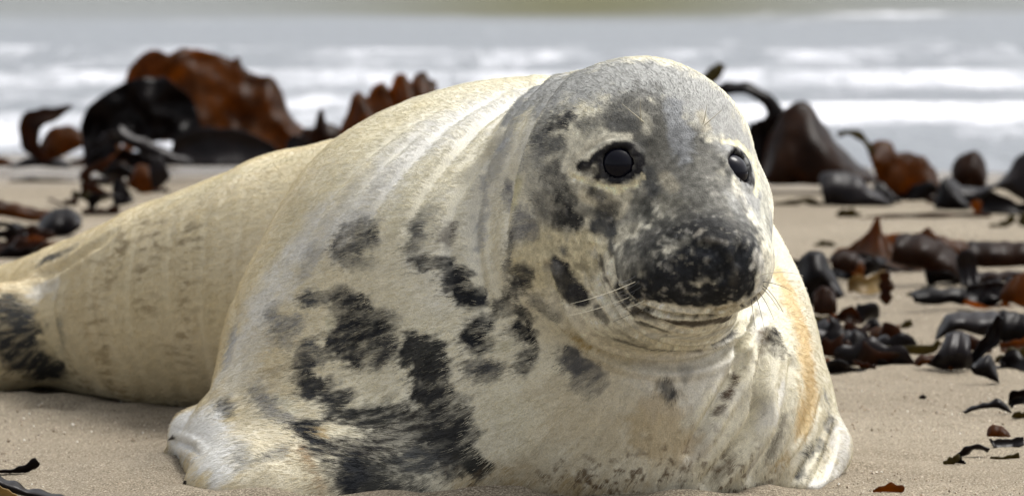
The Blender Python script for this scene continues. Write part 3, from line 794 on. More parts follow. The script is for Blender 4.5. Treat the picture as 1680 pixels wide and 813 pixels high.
# loose grit and shell crumbs strewn over the near sand: nobody could count them
def grit(count):
    V_, Fc = [], []
    octa = np.array([[1, 0, 0], [-1, 0, 0], [0, 1, 0], [0, -1, 0], [0, 0, 1], [0, 0, -1]], float)
    tri = np.array([[0, 2, 4], [2, 1, 4], [1, 3, 4], [3, 0, 4], [2, 0, 5], [1, 2, 5], [3, 1, 5], [0, 3, 5]])
    Y = 4.2 + 4.8 * rng.random(count) ** 1.6
    X = (rng.random(count) * 2 - 1) * (0.16 * Y + 0.15)
    s = 0.0007 + 0.0016 * rng.random(count) ** 5
    Z = 0.0005 + 0.0 * X
    sc = s[:, None] * (0.6 + 0.8 * rng.random((count, 3)))
    Vv = octa[None] * sc[:, None, :] + np.stack([X, Y, Z], 1)[:, None, :]
    T = tri[None] + 6 * np.arange(count)[:, None, None]
    m, N, L, B = new_mat('grit')
    co = N.new('ShaderNodeTexCoord').outputs['Object']
    n = noise_node(N, L, 210, 1, 0.5, co)
    c = ramp(N, L, n.outputs[0], [(0.36, (0.12, 0.09, 0.06)), (0.46, (0.32, 0.24, 0.16)), (0.56, (0.5, 0.42, 0.32)), (0.68, (0.8, 0.78, 0.72))])
    L.new(c.outputs[0], B.inputs['Base Color'])
    tag(mesh_obj('grit', Vv.reshape(-1, 3), T.reshape(-1, 3), m, smooth=False), kind='stuff')


grit(22000)
FUR_COUNT = 340000

# ------------------------------------------------------------------ the seal, continued: eyes, surface, coat
# eyes
def eye_center(px, py, r, sink):
    s = surf(px, py)[0]
    n = grad(base_sdf, s[None])[0]; n /= np.linalg.norm(n)
    return s - n * (r - sink), n


EYE_R = 0.0215
E1, N1 = eye_center(1014, 267, EYE_R, 0.006)
E2, N2 = eye_center(1213, 275, EYE_R, 0.006)
print('eyes', E1, N1, E2, N2, 'dist', np.linalg.norm(E1 - E2))


def torus(p, c, n, Rr, rr):
    d = p - c
    h = d @ n
    q = np.sqrt(np.maximum((d * d).sum(1) - h * h, 0)) - Rr
    return np.sqrt(q * q + h * h) - rr


# nostril slits and the like are carved as thin capsules just under the skin
def slit(pts):
    s = surf([a for a, b in pts], [b for a, b in pts])
    return s


NOSTR = [slit([(1152, 405), (1172, 410), (1185, 428), (1184, 455)]), slit([(1216, 412), (1212, 428)])]


def capchain(p, pts, r):
    d = np.full(len(p), 9.0)
    for a, b in zip(pts[:-1], pts[1:]):
        ba = b - a
        h = np.clip(((p - a) @ ba) / (ba @ ba), 0, 1)
        q = p - a - h[:, None] * ba
        d = np.minimum(d, np.sqrt((q * q).sum(1)))
    return d - r


def full_sdf(p):
    d = base_sdf(p)
    near = (np.linalg.norm(p - (E1 + E2) / 2, axis=1) < 0.30)
    if near.any():
        q = p[near]
        e = d[near]
        for c, n in ((E1, N1), (E2, N2)):
            ring = torus(q, c + n * (EYE_R * 0.58), n, EYE_R * 0.98, 0.0034)
            e = smin(e, ring, 0.008)
            e = smax(e, -(np.sqrt(((q - c) ** 2).sum(1)) - EYE_R + 0.0002), 0.0015)
        for s in NOSTR:
            e = smax(e, -capchain(q, s, 0.0052), 0.006)
        d[near] = e
    return d


# ---- surface nets
def surface_nets(f, lo, hi, h, sub=5):
    H = h * sub
    nc = np.ceil((hi - lo) / H).astype(int)
    g = [lo[i] + H * (np.arange(nc[i]) + 0.5) for i in range(3)]
    C = np.stack(np.meshgrid(*g, indexing='ij'), -1).reshape(-1, 3)
    dc = f(C)
    n = nc * sub + 1
    vals = np.repeat(np.repeat(np.repeat(dc.reshape(nc), sub, 0), sub, 1), sub, 2).astype(np.float32)
    vals = np.pad(vals, ((0, 1), (0, 1), (0, 1)), mode='edge')
    act = np.argwhere((np.abs(dc) < H * 1.25).reshape(nc))
    o = np.arange(sub + 1)
    ox, oy, oz = [a.ravel() for a in np.meshgrid(o, o, o, indexing='ij')]
    I = (act[:, None, 0] * sub + ox).ravel(); J = (act[:, None, 1] * sub + oy).ravel(); K = (act[:, None, 2] * sub + oz).ravel()
    key = np.unique((I * n[1] + J) * n[2] + K)
    K = key % n[2]; J = (key // n[2]) % n[1]; I = key // (n[1] * n[2])
    pts = lo + h * np.stack([I, J, K], 1)
    out = np.concatenate([f(c) for c in np.array_split(pts, max(1, len(pts) // 400000))])
    vals[I, J, K] = out
    s = vals < 0
    cs = np.zeros(tuple(n - 1), np.int8)
    for a in (0, 1):
        for b in (0, 1):
            for c in (0, 1):
                cs += s[a:n[0] - 1 + a, b:n[1] - 1 + b, c:n[2] - 1 + c]
    A = np.argwhere((cs > 0) & (cs < 8))
    idx = np.full(tuple(n - 1), -1, np.int32)
    idx[A[:, 0], A[:, 1], A[:, 2]] = np.arange(len(A))
    acc = np.zeros((len(A), 3)); cnt = np.zeros(len(A))
    cor = [(a, b, c) for a in (0, 1) for b in (0, 1) for c in (0, 1)]
    for u in cor:
        for v in cor:
            if sum(v) - sum(u) == 1 and all(y >= x for x, y in zip(u, v)):
                va = vals[A[:, 0] + u[0], A[:, 1] + u[1], A[:, 2] + u[2]]
                vb = vals[A[:, 0] + v[0], A[:, 1] + v[1], A[:, 2] + v[2]]
                m = (va < 0) != (vb < 0)
                t = np.where(m, va / np.where(m, va - vb, 1), 0)
                pt = np.array(u)[None] + t[:, None] * (np.array(v) - np.array(u))[None]
                acc[m] += pt[m]; cnt[m] += 1
    V = lo + h * (A + acc / cnt[:, None])
    Q = []
    for ax in range(3):
        u, v = (ax + 1) % 3, (ax + 2) % 3
        sl0 = [slice(None)] * 3; sl1 = [slice(None)] * 3
        sl0[ax] = slice(0, -1); sl1[ax] = slice(1, None)
        cr = s[tuple(sl0)] != s[tuple(sl1)]
        E = np.argwhere(cr)
        E = E[(E[:, u] > 0) & (E[:, v] > 0) & (E[:, u] < n[u] - 1) & (E[:, v] < n[v] - 1)]
        ins = s[E[:, 0], E[:, 1], E[:, 2]]
        def cell(du, dv):
            c = E.copy(); c[:, u] -= du; c[:, v] -= dv
            return idx[c[:, 0], c[:, 1], c[:, 2]]
        q = np.stack([cell(1, 1), cell(0, 1), cell(0, 0), cell(1, 0)], 1)
        q[~ins] = q[~ins][:, ::-1]
        Q.append(q)
    Q = np.vstack(Q)
    return V, Q[(Q >= 0).all(1)]


def subdivide(V, Q):
    n = len(V)
    E = np.concatenate([Q[:, [0, 1]], Q[:, [1, 2]], Q[:, [2, 3]], Q[:, [3, 0]]])
    Es = np.sort(E, 1)
    u, inv = np.unique(Es[:, 0].astype(np.int64) * n + Es[:, 1], return_inverse=True)
    mid = (V[u // n] + V[u % n]) / 2
    cen = V[Q].mean(1)
    m = len(Q)
    e = n + inv.reshape(4, m)
    c = n + len(u) + np.arange(m)
    out = [np.stack([Q[:, i], e[i], c, e[i - 1]], 1) for i in range(4)]
    return np.vstack([V, mid, cen]), np.vstack(out)


def vnormals(V, Q):
    d1 = V[Q[:, 2]] - V[Q[:, 0]]; d2 = V[Q[:, 3]] - V[Q[:, 1]]
    fn = np.cross(d1, d2)
    N = np.zeros_like(V)
    for i in range(4):
        for k in range(3):
            N[:, k] += np.bincount(Q[:, i], fn[:, k], minlength=len(V))
    return N / (np.linalg.norm(N, axis=1, keepdims=True) + 1e-12)


V, Q = surface_nets(full_sdf, np.array([-1.32, 4.30, -0.03]), np.array([0.46, 6.45, 0.56]), 0.0052)
V, Q = subdivide(V, Q)
for _ in range(2):
    g = grad(full_sdf, V)
    d = full_sdf(V)
    V = V - np.clip(d, -0.004, 0.004)[:, None] * g / np.maximum((g * g).sum(1), 0.3)[:, None]
VB, NB = V.copy(), vnormals(V, Q)
print('seal verts', len(V))


# ---- folds: (points, width px, depth mm, kind)   kind g = groove, s = overlapping step, r = ridge
FOLDS = [
    ([(905, 122), (852, 175), (815, 235), (790, 300), (776, 370), (784, 450), (800, 520)], 13, 5.0, 'g'),
    ([(935, 118), (880, 190), (850, 260), (835, 330), (830, 400), (838, 460)], 16, 2.5, 'g'),
    ([(870, 150), (790, 205), (740, 260), (700, 310), (670, 370)], 13, 4.0, 'g'),
    ([(830, 150), (740, 205), (680, 260), (630, 320), (600, 380)], 13, 3.0, 'g'),
    ([(790, 165), (700, 215), (640, 260), (580, 320), (530, 390)], 15, 2.5, 'g'),
    ([(840, 215), (790, 270), (750, 330), (735, 390), (740, 440)], 12, 4.0, 'g'),
    ([(720, 180), (640, 230), (580, 280), (540, 330), (500, 400)], 15, 2.0, 'g'),
    # cheek, lip and chin folds
    ([(972, 405), (978, 440), (990, 480), (1016, 520), (1060, 552), (1110, 566), (1165, 562), (1215, 535)], 6, 6.5, 'g'),
    ([(1002, 420), (1008, 455), (1026, 488), (1060, 515), (1110, 538), (1160, 540), (1205, 522)], 6, 3.0, 'g'),
    ([(900, 440), (915, 500), (945, 545), (1000, 580), (1080, 597), (1150, 592), (1215, 560), (1245, 520)], 9, 8.5, 'g'),
    ([(1022, 474), (1055, 500), (1100, 513), (1150, 514), (1195, 508), (1242, 484)], 4.5, 8.5, 'g'),
    # folds of the far side of the neck
    ([(1232, 528), (1215, 560), (1200, 600)], 6, 13.0, 'g'),
    ([(1215, 590), (1190, 640), (1160, 690), (1130, 740)], 11, 11.6, 'g'),
    ([(1262, 560), (1245, 630), (1235, 690), (1200, 745), (1160, 790)], 14, 15.9, 'g'),
    ([(1300, 600), (1290, 660), (1270, 720), (1235, 780)], 12, 10.2, 'g'),
    ([(1345, 660), (1325, 720), (1290, 770), (1270, 813)], 11, 7.2, 'g'),
    ([(1372, 700), (1350, 760), (1320, 813)], 8, 5.8, 'g'),
    ([(282, 722), (298, 725), (316, 733), (330, 745)], 6, 4.5, 'g'),
    # shoulder into flipper
    ([(352, 662), (390, 690), (440, 720), (480, 770), (500, 813)], 18, 1.5, 'g'),
    # ring folds of the trunk
    ([(340, 350), (330, 450), (332, 560), (345, 660)], 11, 1.8, 'g'),
    ([(285, 350), (275, 450), (280, 560), (300, 660)], 12, 1.6, 'g'),
    ([(230, 370), (212, 460), (215, 560), (240, 660)], 12, 1.6, 'g'),
    ([(170, 400), (150, 470), (160, 560), (185, 650)], 12, 1.6, 'g'),
    ([(400, 330), (388, 430), (385, 530)], 12, 1.3, 'g'),
    ([(190, 382), (140, 415), (95, 442), (60, 452)], 10, 6.0, 'g'),
    ([(100, 450), (85, 500), (95, 560), (125, 620)], 12, 3.5, 'g'),
    # eye corner and brow
    ([(942, 292), (965, 297), (1000, 306), (1032, 300)], 4, 1.8, 'g'),
    ([(948, 262), (975, 240), (1005, 228), (1040, 232)], 4, 1.5, 'g'),
]


def poly3(pts, step=10, smooth=True):
    pts = np.array(pts, float)
    if len(pts) == 1: return surf(pts[:, 0], pts[:, 1])
    if len(pts) > 2 and smooth: pts = resample(pts, max(len(pts), int(np.linalg.norm(np.diff(pts, axis=0), axis=1).sum() / step)))
    else:
        out = []
        for a, b in zip(pts[:-1], pts[1:]):
            n = max(2, int(np.linalg.norm(b - a) / step))
            out += list(np.linspace(a, b, n, endpoint=False))
        pts = np.array(out + [pts[-1]])
    return surf(pts[:, 0], pts[:, 1])


def dist_poly(p, c, rmax):
    """distance to a 3-D polyline for the points within rmax of it, others 9"""
    lo, hi = c.min(0) - rmax, c.max(0) + rmax
    m = np.flatnonzero(((p > lo) & (p < hi)).all(1))
    out = np.full(len(p), 9.0)
    along = np.zeros(len(p))
    if len(m) == 0: return out, along
    q = p[m]
    d = np.full(len(q), 9.0); al = np.zeros(len(q))
    if len(c) == 1:
        d = np.linalg.norm(q - c[0], axis=1)
    for i, (a, b) in enumerate(zip(c[:-1], c[1:])):
        ba = b - a
        h = np.clip(((q - a) @ ba) / (ba @ ba + 1e-12), 0, 1)
        e = q - a - h[:, None] * ba
        e = np.sqrt((e * e).sum(1))
        k = e < d
        d[k] = e[k]; al[k] = ((i + h) / (len(c) - 1))[k]
    out[m] = d; along[m] = al
    return out, along


def px_m(c):
    return c[:, 1].mean() / F


disp = np.zeros(len(V))
occ = np.zeros(len(V))
for pts, wpx, dep, kind in FOLDS:
    c = poly3(pts)
    wd = wpx * px_m(c)
    d, al = dist_poly(VB, c, wd * 4)
    fade = np.sin(np.pi * np.clip(0.04 + 0.92 * al, 0, 1)) ** 0.5
    k = d / wd
    d3 = dep * 0.001 * fade
    disp += d3 * (-np.exp(-k * k) + 0.55 * np.exp(-((k - 1.9) / 1.0) ** 2))
# soft small-scale unevenness of hide over blubber
disp += 0.0014 * fbm(VB * 18, 3, 31) + 0.0006 * fbm(VB * 60, 2, 33)
mz = np.linalg.norm(VB - surf(1150, 445)[0], axis=1)
disp += 0.0011 * fbm(VB * 160, 2, 35) * sstep(0.075, 0.05, mz)
em = np.minimum(np.linalg.norm(VB - E1, axis=1), np.linalg.norm(VB - E2, axis=1))
disp *= sstep(EYE_R * 1.0, EYE_R * 1.9, em) * 0.9 + 0.1
V = VB + NB * disp[:, None]
NV = vnormals(V, Q)

# ---- coat: pigment, with painted sheen and fold shade, anchored on the animal
CR, WH, OC, GR, DG, BK, RU, BR = (0.74, 0.665, 0.475), (0.76, 0.75, 0.71), (0.47, 0.35, 0.17), (0.36, 0.365, 0.36), (0.105, 0.108, 0.108), (0.022, 0.024, 0.028), (0.22, 0.09, 0.025), (0.20, 0.15, 0.10)
PC = (0.68, 0.63, 0.50)      # pale cream
MARKS = [
    # (points, radius px, colour, strength, softness px)
    ([(870, 150), (760, 200), (660, 260), (580, 340), (490, 420), (420, 520), (385, 600)], 44, WH, 0.85, 75),  # white sky sheen along the upper neck and back, painted into the coat
    ([(880, 190), (800, 320), (720, 440)], 50, (0.76, 0.74, 0.66), 0.6, 60),
    ([(700, 170), (600, 225), (420, 275), (280, 330)], 18, (0.72, 0.66, 0.48), 0.8, 30),
    ([(290, 705), (340, 705), (370, 760)], 45, (0.78, 0.78, 0.76), 0.9, 30),
    ([(400, 600), (440, 700), (430, 790)], 50, PC, 0.6, 30),
    ([(1000, 620), (1060, 650), (1130, 610)], 60, PC, 0.6, 40),
    ([(1180, 560), (1120, 640), (1080, 620)], 40, WH, 0.55, 30),
    ([(1200, 640), (1120, 760)], 18, WH, 0.5, 20),
    ([(1280, 640), (1230, 760)], 18, WH, 0.7, 16),
    ([(1290, 470), (1320, 560), (1330, 640), (1320, 690)], 30, (0.66, 0.50, 0.265), 0.9, 26),
    ([(1385, 690), (1385, 750), (1350, 813)], 24, WH, 0.9, 16),  # bright rim light on the flipper edge, painted as white
    ([(1255, 500), (1240, 545)], 18, WH, 0.6, 18),
    ([(1080, 690), (1100, 730)], 45, OC, 0.55, 30),
    ([(760, 790), (900, 800), (1040, 810)], 30, (0.40, 0.31, 0.17), 0.6, 40),
    ([(900, 640), (980, 720)], 40, (0.55, 0.47, 0.31), 0.4, 40),
    # head greys
    ([(880, 150), (960, 130), (1040, 120), (1120, 140), (1180, 190), (1220, 250), (1240, 330)], 62, (0.36, 0.365, 0.36), 0.9, 35),
    ([(860, 160), (830, 220), (810, 280)], 30, GR, 0.55, 25),
    ([(1240, 250), (1255, 320), (1255, 390)], 16, (0.55, 0.54, 0.46), 0.9, 12),
    ([(1060, 215), (1110, 270), (1150, 330), (1185, 365)], 66, (0.135, 0.132, 0.118), 0.95, 34),
    ([(885, 225), (895, 300), (905, 365)], 44, (0.22, 0.22, 0.205), 0.6, 34),
    ([(985, 330), (1040, 345)], 26, (0.20, 0.195, 0.17), 0.6, 20),
    ([(1108, 170), (1115, 215), (1125, 260)], 16, (0.30, 0.31, 0.32), 0.8, 10),
    ([(1200, 320), (1235, 400), (1245, 430)], 14, (0.33, 0.33, 0.31), 0.9, 10),
    ([(960, 410), (930, 440), (900, 400), (870, 440)], 45, (0.62, 0.55, 0.36), 0.85, 25),
    ([(905, 350), (990, 330), (1060, 350)], 34, (0.26, 0.25, 0.21), 0.7, 20),
    ([(850, 300), (845, 330)], 18, (0.66, 0.62, 0.42), 0.9, 8),
    ([(900, 262), (945, 240), (985, 226), (1030, 226)], 9, (0.60, 0.57, 0.46), 0.85, 7),
    ([(1025, 320), (1012, 350)], 12, (0.58, 0.53, 0.40), 0.8, 8),
    ([(1090, 290), (1105, 310)], 11, (0.46, 0.42, 0.32), 0.7, 8),
    ([(960, 320), (1000, 332)], 13, (0.58, 0.52, 0.38), 0.8, 8),
    ([(1052, 190), (1060, 212)], 10, (0.56, 0.53, 0.43), 0.8, 7),
    ([(1150, 190), (1158, 210)], 9, (0.50, 0.46, 0.36), 0.8, 7),
    ([(1025, 430), (1045, 400), (1100, 375)], 30, (0.12, 0.118, 0.105), 0.92, 20),
    ([(1090, 340), (1140, 350)], 20, (0.20, 0.19, 0.15), 0.6, 15),
    ([(1015, 385), (1040, 375)], 14, (0.40, 0.37, 0.28), 0.5, 10),
    # dark head marks
    ([(905, 208), (928, 202)], 13, (0.05, 0.05, 0.05), 0.8, 16),
    ([(950, 205), (1000, 198), (1045, 200)], 16, DG, 0.7, 14),
    ([(880, 225), (925, 238)], 14, DG, 0.5, 12),
    ([(905, 285), (920, 300)], 16, (0.08, 0.08, 0.078), 0.75, 14),
    ([(928, 318), (940, 330)], 13, BK, 0.8, 10),
    ([(882, 325), (893, 345)], 12, DG, 0.55, 14),
    ([(915, 360), (945, 362)], 18, BK, 0.75, 12),
    ([(968, 312), (985, 320)], 9, DG, 0.8, 7),
    ([(995, 345)], 13, BK, 0.7, 9),
    ([(975, 368), (1000, 375)], 13, DG, 0.85, 9),
    ([(1000, 395), (1004, 410)], 7, DG, 0.8, 6),
    ([(1062, 285), (1070, 310)], 12, DG, 0.7, 9),
    ([(1060, 345), (1090, 372)], 16, (0.10, 0.10, 0.088), 0.7, 12),
    ([(1055, 235), (1050, 250)], 9, DG, 0.6, 8),
    ([(1062, 110)], 4, BK, 0.9, 3),
    ([(1238, 330)], 10, (0.50, 0.50, 0.47), 0.5, 9),
    # around the eyes
    ([(950, 275), (975, 262), (1000, 240), (1035, 240), (1052, 262), (1045, 283), (1015, 296), (980, 289)], 8, (0.018, 0.017, 0.019), 1.0, 4),
    ([(960, 280), (980, 280)], 8, (0.05, 0.045, 0.04), 0.9, 4),
    ([(934, 282), (950, 295), (980, 303), (1012, 311), (1038, 304), (1054, 290)], 5, (0.82, 0.74, 0.50), 1.0, 3),
    ([(934, 284), (944, 262), (962, 246), (985, 230), (1010, 222), (1035, 224)], 5, (0.66, 0.62, 0.50), 0.9, 5),
    ([(1192, 262), (1205, 246), (1225, 262), (1232, 300), (1215, 295)], 7, (0.018, 0.017, 0.019), 1.0, 4),
    ([(1186, 232), (1212, 236), (1236, 262), (1244, 300), (1240, 318)], 6.5, (0.84, 0.77, 0.52), 1.0, 4),
    # muzzle
    ([(1060, 400), (1150, 352), (1215, 372)], 30, (0.085, 0.083, 0.075), 0.75, 38),
    ([(1110, 395), (1165, 372), (1212, 388)], 22, (0.030, 0.030, 0.030), 0.95, 16),
    ([(1085, 448), (1130, 432), (1190, 422), (1218, 430)], 33, BK, 1.0, 20),
    ([(1050, 474), (1120, 487), (1190, 485), (1222, 470)], 21, BK, 1.0, 8),
    ([(1040, 440), (1075, 420)], 18, (0.05, 0.05, 0.046), 0.85, 12),
    ([(1085, 392), (1115, 398), (1128, 392)], 6, (0.25, 0.24, 0.20), 0.55, 8),
    ([(1140, 386), (1150, 380)], 4, (0.38, 0.35, 0.29), 0.8, 5),
    ([(1050, 448)], 4, (0.52, 0.49, 0.38), 0.9, 5),
    ([(1118, 422)], 4, (0.25, 0.23, 0.18), 0.7, 4),
    ([(1198, 418), (1208, 440), (1204, 462)], 6, (0.075, 0.07, 0.062), 0.9, 7),
    ([(1160, 392), (1192, 398)], 4, (0.12, 0.11, 0.095), 0.8, 5),
    ([(1246, 425), (1252, 455), (1240, 485)], 10, (0.58, 0.56, 0.50), 0.85, 7),
    ([(1240, 412), (1234, 440)], 5, (0.50, 0.48, 0.42), 0.7, 5),
    ([(1048, 492), (1080, 503), (1120, 510), (1175, 508), (1225, 492), (1250, 478)], 4, (0.46, 0.39, 0.25), 0.95, 4),
    ([(1040, 506), (1090, 526), (1140, 530), (1195, 522)], 9, (0.075, 0.06, 0.045), 0.95, 6),
    ([(1012, 470), (1028, 492)], 9, (0.05, 0.048, 0.045), 0.85, 6),
    ([(1045, 528), (1095, 545)], 5, (0.05, 0.05, 0.045), 0.7, 5),
    ([(1060, 548), (1140, 556), (1200, 538)], 8, (0.60, 0.60, 0.55), 0.7, 6),
    ([(975, 408), (984, 455), (1010, 508), (1045, 538)], 5, (0.66, 0.64, 0.56), 0.8, 5),
    ([(1078, 573), (1105, 575), (1150, 568)], 5, (0.05, 0.048, 0.045), 0.8, 4),  # shade in the chin crease, put into the coat colour
    ([(920, 535), (960, 565), (1010, 585), (1075, 598)], 6, (0.42, 0.31, 0.13), 0.8, 5),
    ([(918, 445), (935, 470), (950, 490)], 17, (0.045, 0.045, 0.048), 0.92, 8),
    ([(982, 510), (992, 524)], 10, BK, 0.9, 5),
    ([(925, 412)], 8, DG, 0.75, 7),
    ([(902, 438), (912, 440)], 10, (0.25, 0.25, 0.25), 0.6, 9),
    ([(1030, 484), (1060, 507), (1110, 517), (1160, 517), (1205, 508), (1238, 490)], 2.2, BK, 1.0, 2),
    ([(986, 420), (993, 455), (1016, 495), (1052, 528)], 3.5, (0.09, 0.08, 0.07), 0.8, 4),  # dark inner line painted as shade of the cheek fold
    ([(1010, 556), (1078, 576), (1150, 572), (1205, 545)], 4.5, (0.05, 0.047, 0.042), 0.8, 5),  # painted shade following the chin ring fold
    # neck
    ([(822, 240), (830, 232)], 13, (0.30, 0.31, 0.33), 0.6, 12),
    ([(858, 268), (850, 285)], 14, (0.24, 0.245, 0.25), 0.65, 12),
    ([(795, 300), (792, 350), (790, 400)], 14, (0.32, 0.33, 0.35), 0.6, 12),
    ([(832, 310), (836, 335)], 13, (0.20, 0.20, 0.205), 0.65, 11),
    ([(855, 355), (870, 375), (850, 380)], 17, (0.17, 0.17, 0.175), 0.7, 13),
    ([(835, 385), (836, 420), (828, 440)], 9, DG, 0.65, 9),
    ([(735, 260), (755, 262)], 9, (0.3, 0.29, 0.26), 0.5, 10),
    ([(700, 348), (684, 375), (682, 402)], 14, DG, 0.62, 13),
    ([(742, 372), (734, 388)], 11, (0.06, 0.045, 0.045), 0.85, 9),
    ([(700, 432), (732, 432), (745, 455)], 14, BK, 0.88, 10),
    ([(745, 455), (768, 478), (782, 488)], 16, BK, 0.92, 9),
    ([(598, 382), (578, 395), (562, 402)], 20, (0.07, 0.07, 0.07), 0.9, 14),
    ([(590, 408)], 16, DG, 0.8, 14),
    ([(570, 420), (600, 432)], 14, DG, 0.5, 12),
    ([(520, 412), (505, 440)], 20, (0.30, 0.30, 0.30), 0.5, 16),
    ([(860, 458), (835, 480), (828, 500), (860, 515)], 16, (0.055, 0.055, 0.055), 0.8, 12),
    ([(880, 495), (905, 512)], 15, DG, 0.6, 13),
    ([(800, 530), (775, 552), (795, 565)], 15, BK, 0.85, 11),
    ([(848, 535), (870, 552)], 14, BK, 0.88, 11),
    ([(868, 585), (858, 600)], 13, BK, 0.85, 10),
    ([(780, 603), (812, 606)], 14, (0.09, 0.09, 0.09), 0.75, 12),
    ([(828, 565)], 9, (0.62, 0.58, 0.42), 0.9, 7),
    ([(935, 592), (955, 610), (968, 625)], 21, (0.12, 0.12, 0.12), 0.82, 12),
    ([(1092, 632), (1102, 645)], 11, (0.08, 0.08, 0.08), 0.8, 9),
    ([(1120, 615), (1130, 610)], 9, (0.3, 0.3, 0.3), 0.5, 8),
    # shoulder patches
    ([(500, 492), (545, 485), (590, 492)], 11, DG, 0.8, 10),
    ([(450, 515), (470, 548), (490, 530)], 15, (0.2, 0.2, 0.2), 0.65, 14),
    ([(560, 500), (600, 520), (635, 540)], 24, (0.04, 0.04, 0.04), 0.85, 15),
    ([(575, 545), (628, 560)], 20, BK, 0.88, 14),
    ([(540, 560), (585, 582), (650, 572)], 18, (0.05, 0.05, 0.05), 0.85, 13),
    ([(505, 565), (520, 590), (500, 602)], 14, DG, 0.8, 11),
    ([(672, 572), (705, 578), (715, 600), (690, 600)], 22, BK, 0.95, 9),
    ([(537, 523), (540, 532)], 10, (0.66, 0.62, 0.46), 1.0, 6),
    ([(500, 610), (520, 640), (560, 660)], 20, (0.05, 0.05, 0.05), 0.82, 14),
    ([(555, 675), (600, 690), (650, 675)], 20, (0.05, 0.05, 0.045), 0.85, 14),
    ([(580, 730), (640, 725), (700, 700)], 32, (0.06, 0.056, 0.05), 0.82, 24),
    ([(590, 775), (660, 768), (725, 735)], 24, (0.05, 0.05, 0.045), 0.84, 18),
    ([(640, 650), (600, 640)], 10, (0.62, 0.57, 0.42), 0.5, 12),
    ([(690, 640), (712, 655)], 14, (0.04, 0.04, 0.04), 0.85, 10),
    ([(705, 625), (730, 660), (755, 700), (735, 740)], 26, (0.04, 0.04, 0.04), 0.92, 12),
    ([(730, 765), (770, 752), (785, 765)], 16, (0.045, 0.045, 0.04), 0.88, 10),
    ([(680, 750), (720, 760)], 20, DG, 0.7, 14),
    ([(500, 695), (525, 735), (565, 760), (590, 800)], 20, BK, 0.93, 16),
    ([(620, 795), (690, 800)], 14, (0.05, 0.05, 0.045), 0.85, 14),
    ([(492, 735), (512, 765), (530, 800)], 9, (0.30, 0.19, 0.09), 0.65, 12),
    ([(528, 700), (533, 715)], 7, OC, 0.85, 6),
    ([(462, 655), (485, 675)], 12, (0.68, 0.64, 0.50), 0.9, 8),
    ([(425, 640), (445, 665), (470, 690)], 13, (0.18, 0.18, 0.18), 0.65, 11),
    ([(440, 745), (460, 738)], 12, (0.16, 0.16, 0.15), 0.7, 9),
    ([(368, 662), (378, 678)], 10, DG, 0.7, 8),
    ([(395, 730), (400, 760)], 13, (0.28, 0.28, 0.27), 0.6, 10),
    ([(322, 752)], 8, DG, 0.7, 7),
    ([(290, 770), (300, 782)], 8, DG, 0.6, 7),
    ([(385, 540), (375, 590)], 12, (0.36, 0.37, 0.39), 0.6, 12),
    # rear body
    ([(5, 520), (30, 550), (40, 585), (80, 605)], 28, (0.045, 0.045, 0.045), 0.9, 14),
    ([(25, 500), (35, 520)], 16, DG, 0.6, 12),
    ([(120, 408), (75, 425)], 11, DG, 0.7, 8),
    ([(100, 540), (105, 580)], 10, (0.2, 0.2, 0.17), 0.5, 10),
    ([(90, 470), (60, 480)], 14, WH, 0.6, 14),
    # right side: spots, and dark streaks painting shade into the neck folds
    ([(1268, 545), (1275, 575)], 13, (0.06, 0.055, 0.05), 0.85, 9),
    ([(1252, 560), (1238, 620), (1232, 665)], 15, (0.15, 0.12, 0.08), 0.85, 12),
    ([(1230, 530), (1206, 574)], 5, BK, 0.9, 4),
    ([(1208, 615), (1190, 650), (1176, 675)], 9, (0.11, 0.08, 0.06), 0.9, 7),
    ([(1232, 680), (1225, 705)], 9, (0.08, 0.055, 0.045), 0.8, 7),
    ([(1228, 690), (1205, 730), (1180, 770)], 12, (0.17, 0.13, 0.08), 0.75, 10),
    ([(1288, 680), (1278, 715), (1258, 750)], 8, (0.15, 0.13, 0.11), 0.75, 7),
    ([(1352, 640), (1355, 655)], 8, (0.22, 0.22, 0.22), 0.8, 7),
    ([(1360, 688), (1358, 700)], 12, (0.10, 0.10, 0.11), 0.9, 7),
    ([(1345, 725), (1318, 745), (1308, 775)], 11, (0.06, 0.065, 0.07), 0.9, 7),
    ([(1290, 745), (1262, 765)], 8, (0.42, 0.30, 0.13), 0.7, 7),
]
_M3 = []
for pts, rp, colr, st, sf in MARKS:
    c = poly3(pts, smooth=False)
    if max(colr) < 0.26 and rp > 9: rp *= 1.30 if pts[0][0] < 890 and pts[0][1] > 420 else 1.15
    s = px_m(c)
    if max(colr) < 0.11: colr = tuple(0.78 * v for v in colr)
    _M3.append((c, rp * s, np.array(colr), st, sf * s))
ORIG = np.array([P(60, 560, 5.7)])
DIRT3 = [(poly3([(960, 790), (1080, 775), (1180, 760), (1230, 790)]), 0.045), (poly3([(760, 812), (1000, 800), (1240, 812)]), 0.03)]
HEADC = P(1100, 400, 4.5)
MUZ = surf(1140, 435)[0]


def lic(p, f):
    o = 0
    for k in (-4, -2.6, -1.3, 0, 1.3, 2.6, 4):
        o = o + vnoise((p + f * (k * 0.0021)) * 230, 95)
    return o / 7 * 2.6


